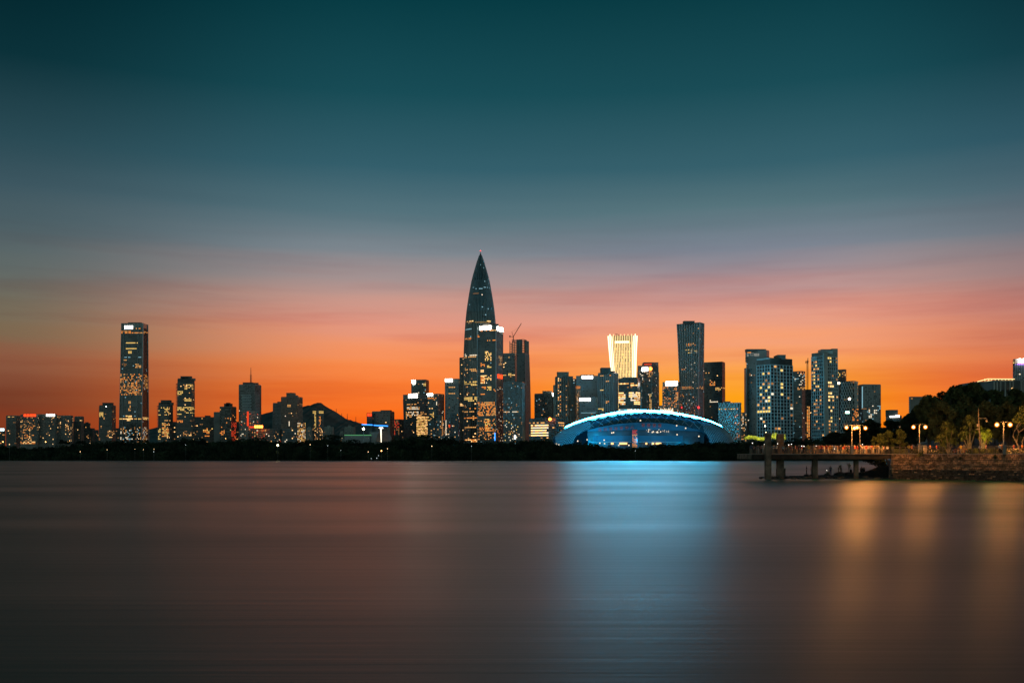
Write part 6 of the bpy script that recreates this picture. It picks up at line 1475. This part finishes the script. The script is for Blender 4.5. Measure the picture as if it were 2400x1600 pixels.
    shirt, trou, hair = [], [], []
    for fi in Fc:
        c_ = sum((V[i] for i in fi), Vector())/len(fi)
        best = min(E, key=lambda e: seg(c_, J[e[0]], J[e[1]]))
        nb = best[0]+best[1]
        if 'hip' in best[0] or 'knee' in best[0] or 'hip' in best[1]: trou.append(fi)
        elif best in (('pelvis','waist'),('waist','chest')) or best[0] == 'chest' and 'sh' in best[1] or best[0][:2] == 'sh': shirt.append(fi)
        elif best == ('chest','neck') and (c_-Vector(J['chest'])).dot(Vector(J['neck'])-Vector(J['chest'])) < .011: shirt.append(fi)
        if best in (('head','crown'),('neck','head')):
            r_ = c_-hd
            if r_.z > .035 or (r_.y > .02 and r_.z > -.07): hair.append(fi)
    def sub(fl, off, name, mat):
        b_ = MB(); mp_ = {}
        for fi in fl:
            t_ = []
            for i in fi:
                if i not in mp_: mp_[i] = len(b_.v); b_.v.append(tuple(V[i]+Nn[i]*off))
                t_.append(mp_[i])
            b_.f.append(tuple(t_)); b_.m.append(0)
        return b_.mesh(name, mat, True)
    return {'body': body.mesh('person', skin, True), 'shirt': sub(shirt, .014, 'shirt', SM['white']), 'trousers': sub(trou, .013, 'trousers', TM['dark']), 'hair': sub(hair, .018, 'hair', hairm)}
BODY = {p_: make_body(p_) for p_ in ('stand','rail','phone','walk','brow','sit','bend')}
def person(loc, pose, rz, sc, shirt, trou, label, group=None):
    B_ = BODY[pose]; o = bpy.data.objects.new('person', B_['body']); COL.objects.link(o); o.location = loc; o.rotation_euler = (0,0,rz); o.scale = (sc,)*3
    tag(o, label, 'person', group)
    for n_, mt in (('shirt', SM[shirt]), ('trousers', TM[trou]), ('hair', None)):
        c_ = bpy.data.objects.new(n_, B_[n_]); COL.objects.link(c_); c_.parent = o
        if mt: c_.material_slots[0].link = 'OBJECT'; c_.material_slots[0].material = mt
    return o
posew = {'stand':'standing','rail':'leaning on rail','phone':'holding up a phone','walk':'walking','bend':'bending forward','sit':'sitting','brow':'shading the eyes'}
trw = {'dark':'dark trousers','denim':'blue jeans','khaki':'khaki shorts','skinleg':'bare legs','light':'pale trousers'}
rp = random.Random(77)
def crowd(xs, Y0, Y1, grp, where):
    for x in xs:
        px, sh, tr_, po = x if isinstance(x, tuple) else (x, rp.choice(['white','white','black','grey','blue','pink','red','beige','orange','yellow']), rp.choice(list(trs)), rp.choice(['stand','stand','walk','phone','rail']))
        Y = Y0 + .5 if po == 'rail' else rp.uniform(Y0+.4, Y1)
        rz = {'rail': rp.uniform(-.2,.2), 'walk': rp.choice([1.5,-1.5])+rp.uniform(-.2,.2)}.get(po, rp.uniform(-3.1, 3.1))
        person(Vector(((px-1200)/F*Y, Y, ZP+.005)), po, rz, rp.uniform(.93, 1.06), sh, tr_,  '%s top and %s, %s %s' % (sh, trw[tr_], posew[po], where), 'people crowding the pier deck')
crowd([1761,(1764,'black','dark','stand'),(1767,'pink','dark','phone'),(1774,'grey','skinleg','rail'),1777,(1785,'pink','dark','stand'),(1789,'white','light','rail')], 190.4, 193.5, 'g', 'left of the tall front pillar')
crowd([1812,(1816,'grey','dark','stand'),1820,(1826,'orange','dark','phone'),1831,1836,1841,(1849,'beige','khaki','phone'),1852,1856,(1864,'pink','dark','stand'),1868,(1872,'black','dark','stand'),1875,1879,(1883,'black','dark','phone'),(1893.5,'yellow','khaki','rail'),(1896.5,'yellow','skinleg','rail'),1900], 190.4, 196.5, 'g', 'left of mid deck')
crowd([1907,(1911,'white','khaki','walk'),1915,1918,1921,1925,1929,(1931,'white','light','stand'),1936,1940,(1945,'orange','khaki','stand'),1949,(1952,'orange','light','walk'),(1955,'white','light','phone'),1959,1963,(1967,'orange','denim','stand'),1970,(1976,'orange','khaki','bend'),(1979,'red','khaki','stand'),1983,1987,1990], 190.4, 198.5, 'g', 'left of the close double lamps')
crowd([2003,2006,2009,(2013.5,'black','dark','rail'),2017,(2020,'white','khaki','phone'),2024,2028,2031,(2035,'white','denim','stand'),2039,(2043,'red','skinleg','stand'),2047,(2051,'beige','dark','stand'),2055,2060,(2068,'green','khaki','stand'),2072,(2080,'white','dark','stand')], 190.4, 198.5, 'g', 'right of the close double lamps')
for (px, Y, sh, tr_, po, rz, lab) in [(2130,184.5,'yellow','denim','rail',0,'person in a yellow top and jeans leaning on the railing left of the middle lamp'),
   (2137,187,'orange','dark','walk',1.5,'person in an orange top walking just behind the one in yellow'),
   (2180,186,'orange','dark','walk',-1.5,'person in an orange top walking right of the middle lamp'),
   (2195,188,'red','dark','walk',1.5,'person in a red top walking before the dark hedge'),
   (2246,182,'orange','khaki','bend',1.2,'person in an orange top bending over the bicycles'),
   (2252,181.5,'yellow','khaki','stand',.3,'tall person in a yellow top standing behind the bicycles'),
   (2259,182,'beige','khaki','stand',-.5,'person in a beige top standing right of the bicycles'),
   (2295.5,179,'white','dark','bend',0,'person in a white top bending at the foot of the camera pole'),
   (2311,181,'pink','dark','walk',1.5,'person in a pink top walking right of the camera pole'),
   (2343,176.5,'white','dark','stand',0,'person in a white top standing left of the right double lamp'),
   (2348,177,'orange','dark','stand',.4,'person in an orange top beside the right double lamp'),
   (2376,178,'red','dark','walk',1.5,'person in a red top walking right of the right double lamp'),
   (2396,177,'orange','dark','walk',-1.5,'person in an orange top at the very right edge of the picture')]:
    person(Vector(((px-1200)/F*Y, Y, ZP+.005)), po, rz, 1.0, sh, tr_, lab)
zs = lambda y, Y: CH + (HZ-y)/F*Y
for (px, yf, Y, sh, tr_, po, rz, sc, lab) in [(1890.5,1112,199,'black','dark','stand',1.4,1.0,'dark clothed person standing alone on the shoal left of the third pillar'),
   (1902,1112,200,'pink','light','stand',.5,.95,'pale clothed person standing close to the left side of the third pillar'),
   (1939.5,1111.5,198.5,'white','khaki','sit',.6,1.0,'person in a white top sitting low on the shoal with a lit phone'),
   (1946.5,1111.5,199,'grey','denim','stand',-.8,1.0,'person in a grey top and jeans standing on the shoal beside the sitting one'),
   (1965.5,1108.5,199,'beige','khaki','bend',1.0,1.1,'left one of two beige clothed people bending over the shoal'),
   (1971,1108.5,199.5,'beige','khaki','bend',-1.0,1.1,'right one of two beige clothed people bending over the shoal'),
   (1990.5,1108,199,'beige','light','brow',0,1.18,'person in a beige top shading the eyes with one hand, a bag at the side'),
   (2019,1107,199,'black','dark','sit',.4,1.1,'dark clothed person sitting on the mound right of the fourth pillar'),
   (2025,1106,199.5,'grey','dark','sit',-.9,1.0,'person in a grey top sitting beside the dark clothed one on the mound')]:
    person(Vector(((px-1200)/F*Y, Y, zs(yf, Y))), po, rz, sc, sh, tr_, lab)
for (px, yf, w, h) in [(1939,1113,1.6,.5),(1968,1110.5,2.4,.55),(1992,1110.5,2.6,.6),(2022,1109,1.8,.55),(1890,1113.5,1.2,.4),(1902,1113.5,1.0,.4)]:
    Y = 199.2; bm = bmesh.new(); bmesh.ops.create_icosphere(bm, subdivisions=2, radius=1)
    for v in bm.verts: v.co = Vector((v.co.x*w*.5, v.co.y*.8, v.co.z*h))*rk.uniform(.88, 1.08)
    me = bpy.data.meshes.new('rock'); bm.to_mesh(me); bm.free(); me.materials.append(M['rock']); o = bpy.data.objects.new('rock', me); COL.objects.link(o); o.location = ((px-1200)/F*Y, Y, zs(yf, Y)-.1)
    tag(o, 'flat brown rock under the %s' % {1939:'sitting person with the lit phone',1968:'two bending beige clothed people',1992:'person shading the eyes',2022:'two sitting on the mound',1890:'person standing alone',1902:'pale clothed person by the third pillar'}[px], 'rock', 'flat rocks under the people on the shoal')
q = Vector(((1994.5-1200)/F*198.8, 198.8, zs(1103,198.8))); o = empty('shoulder_bag', q); tag(o, 'dark round bag at the side of the person shading the eyes', 'bag'); m = MB(); m.ball(q, .26, 10, 7, sq=(.9,.5,1.2)); m.build('bag_body', SM['black'], o); m = MB(); m.tube([q+Vector((-.1,0,.28)), q+Vector((-.25,0,.7)), q+Vector((-.45,0,.75))], .02, n=4); m.build('strap', SM['black'], o)
M['screen'] = emitter('lit_phone_screen', (1,.92,.8), 3, False)
for (px, py, Y, wh) in [(1763.5,1038,190.9,'left end of the pier'),(1791.8,1041,190.8,'tall front pillar, left side'),(1822.5,1039.3,190.9,'second pillar'),(1848.5,1042,191,'third group on the deck'),(1855,1040.5,191.2,'person in beige'),(1879,1044.8,191,'dark clothed group'),(1884.3,1045.3,190.8,'yellow tops, left side'),(1913,1044.7,191,'middle of the deck, left'),(1949.5,1044,191.5,'orange lit crowd'),(1956,1051.5,190.9,'orange lit crowd, lower down'),(2021.3,1041,191,'black clothed person at the rail'),(1937.8,1101.5,198.2,'person sitting on the shoal')]:
    q = P(px, py, Y); o = empty('phone', q); tag(o, 'lit phone held up near the ' + wh, 'phone'); m = MB(); m.box(q.x-.075, q.x+.075, q.y-.01, q.y, q.z-.06, q.z+.06); m.build('screen', M['screen'], o); m = MB(); m.box(q.x-.085, q.x+.085, q.y+.001, q.y+.015, q.z-.07, q.z+.07); m.build('case', SM['black'], o)
# two bicycles parked at the rail
def bicycle(px, Y, label):
    b = Vector(((px-1200)/F*Y, Y, ZP)); o = empty('bicycle', b); tag(o, label, 'bicycle')
    for s_ in (-1, 1):
        c_ = b+Vector((s_*.52, 0, .34)); m = MB(); m.tube([c_+Vector((.32*math.cos(a*math.pi/8), 0, .32*math.sin(a*math.pi/8))) for a in range(17)], .03, n=5, caps=False); m.build('wheel', M['wire'], o)
    m = MB(); h = lambda x, z: b+Vector((x, 0, z))
    for a, c_ in [((-.52,.34),(-.15,.85)),((-.15,.85),(.38,.88)),((-.05,.34),(-.15,.95)),((-.05,.34),(.38,.85)),((.38,.98),(.52,.34)),((-.52,.34),(-.05,.34))]: m.tube([h(*a), h(*c_)], .022, n=5)
    m.build('frame', SM['orange'], o); m = MB(); m.tube([h(-.28,.98), h(-.05,.99)], [.06,.035], n=6); m.build('saddle', SM['black'], o); m = MB(); m.tube([h(.38,1.0)+Vector((0,-.28,.03)), h(.38,1.0), h(.38,1.0)+Vector((0,.28,.03))], .018, n=5); m.build('handlebar', M['railm'], o)
bicycle(2240, 180.6, 'left one of two orange bicycles parked behind the wall railing'); bicycle(2261, 180.4, 'right one of two orange bicycles parked behind the wall railing')
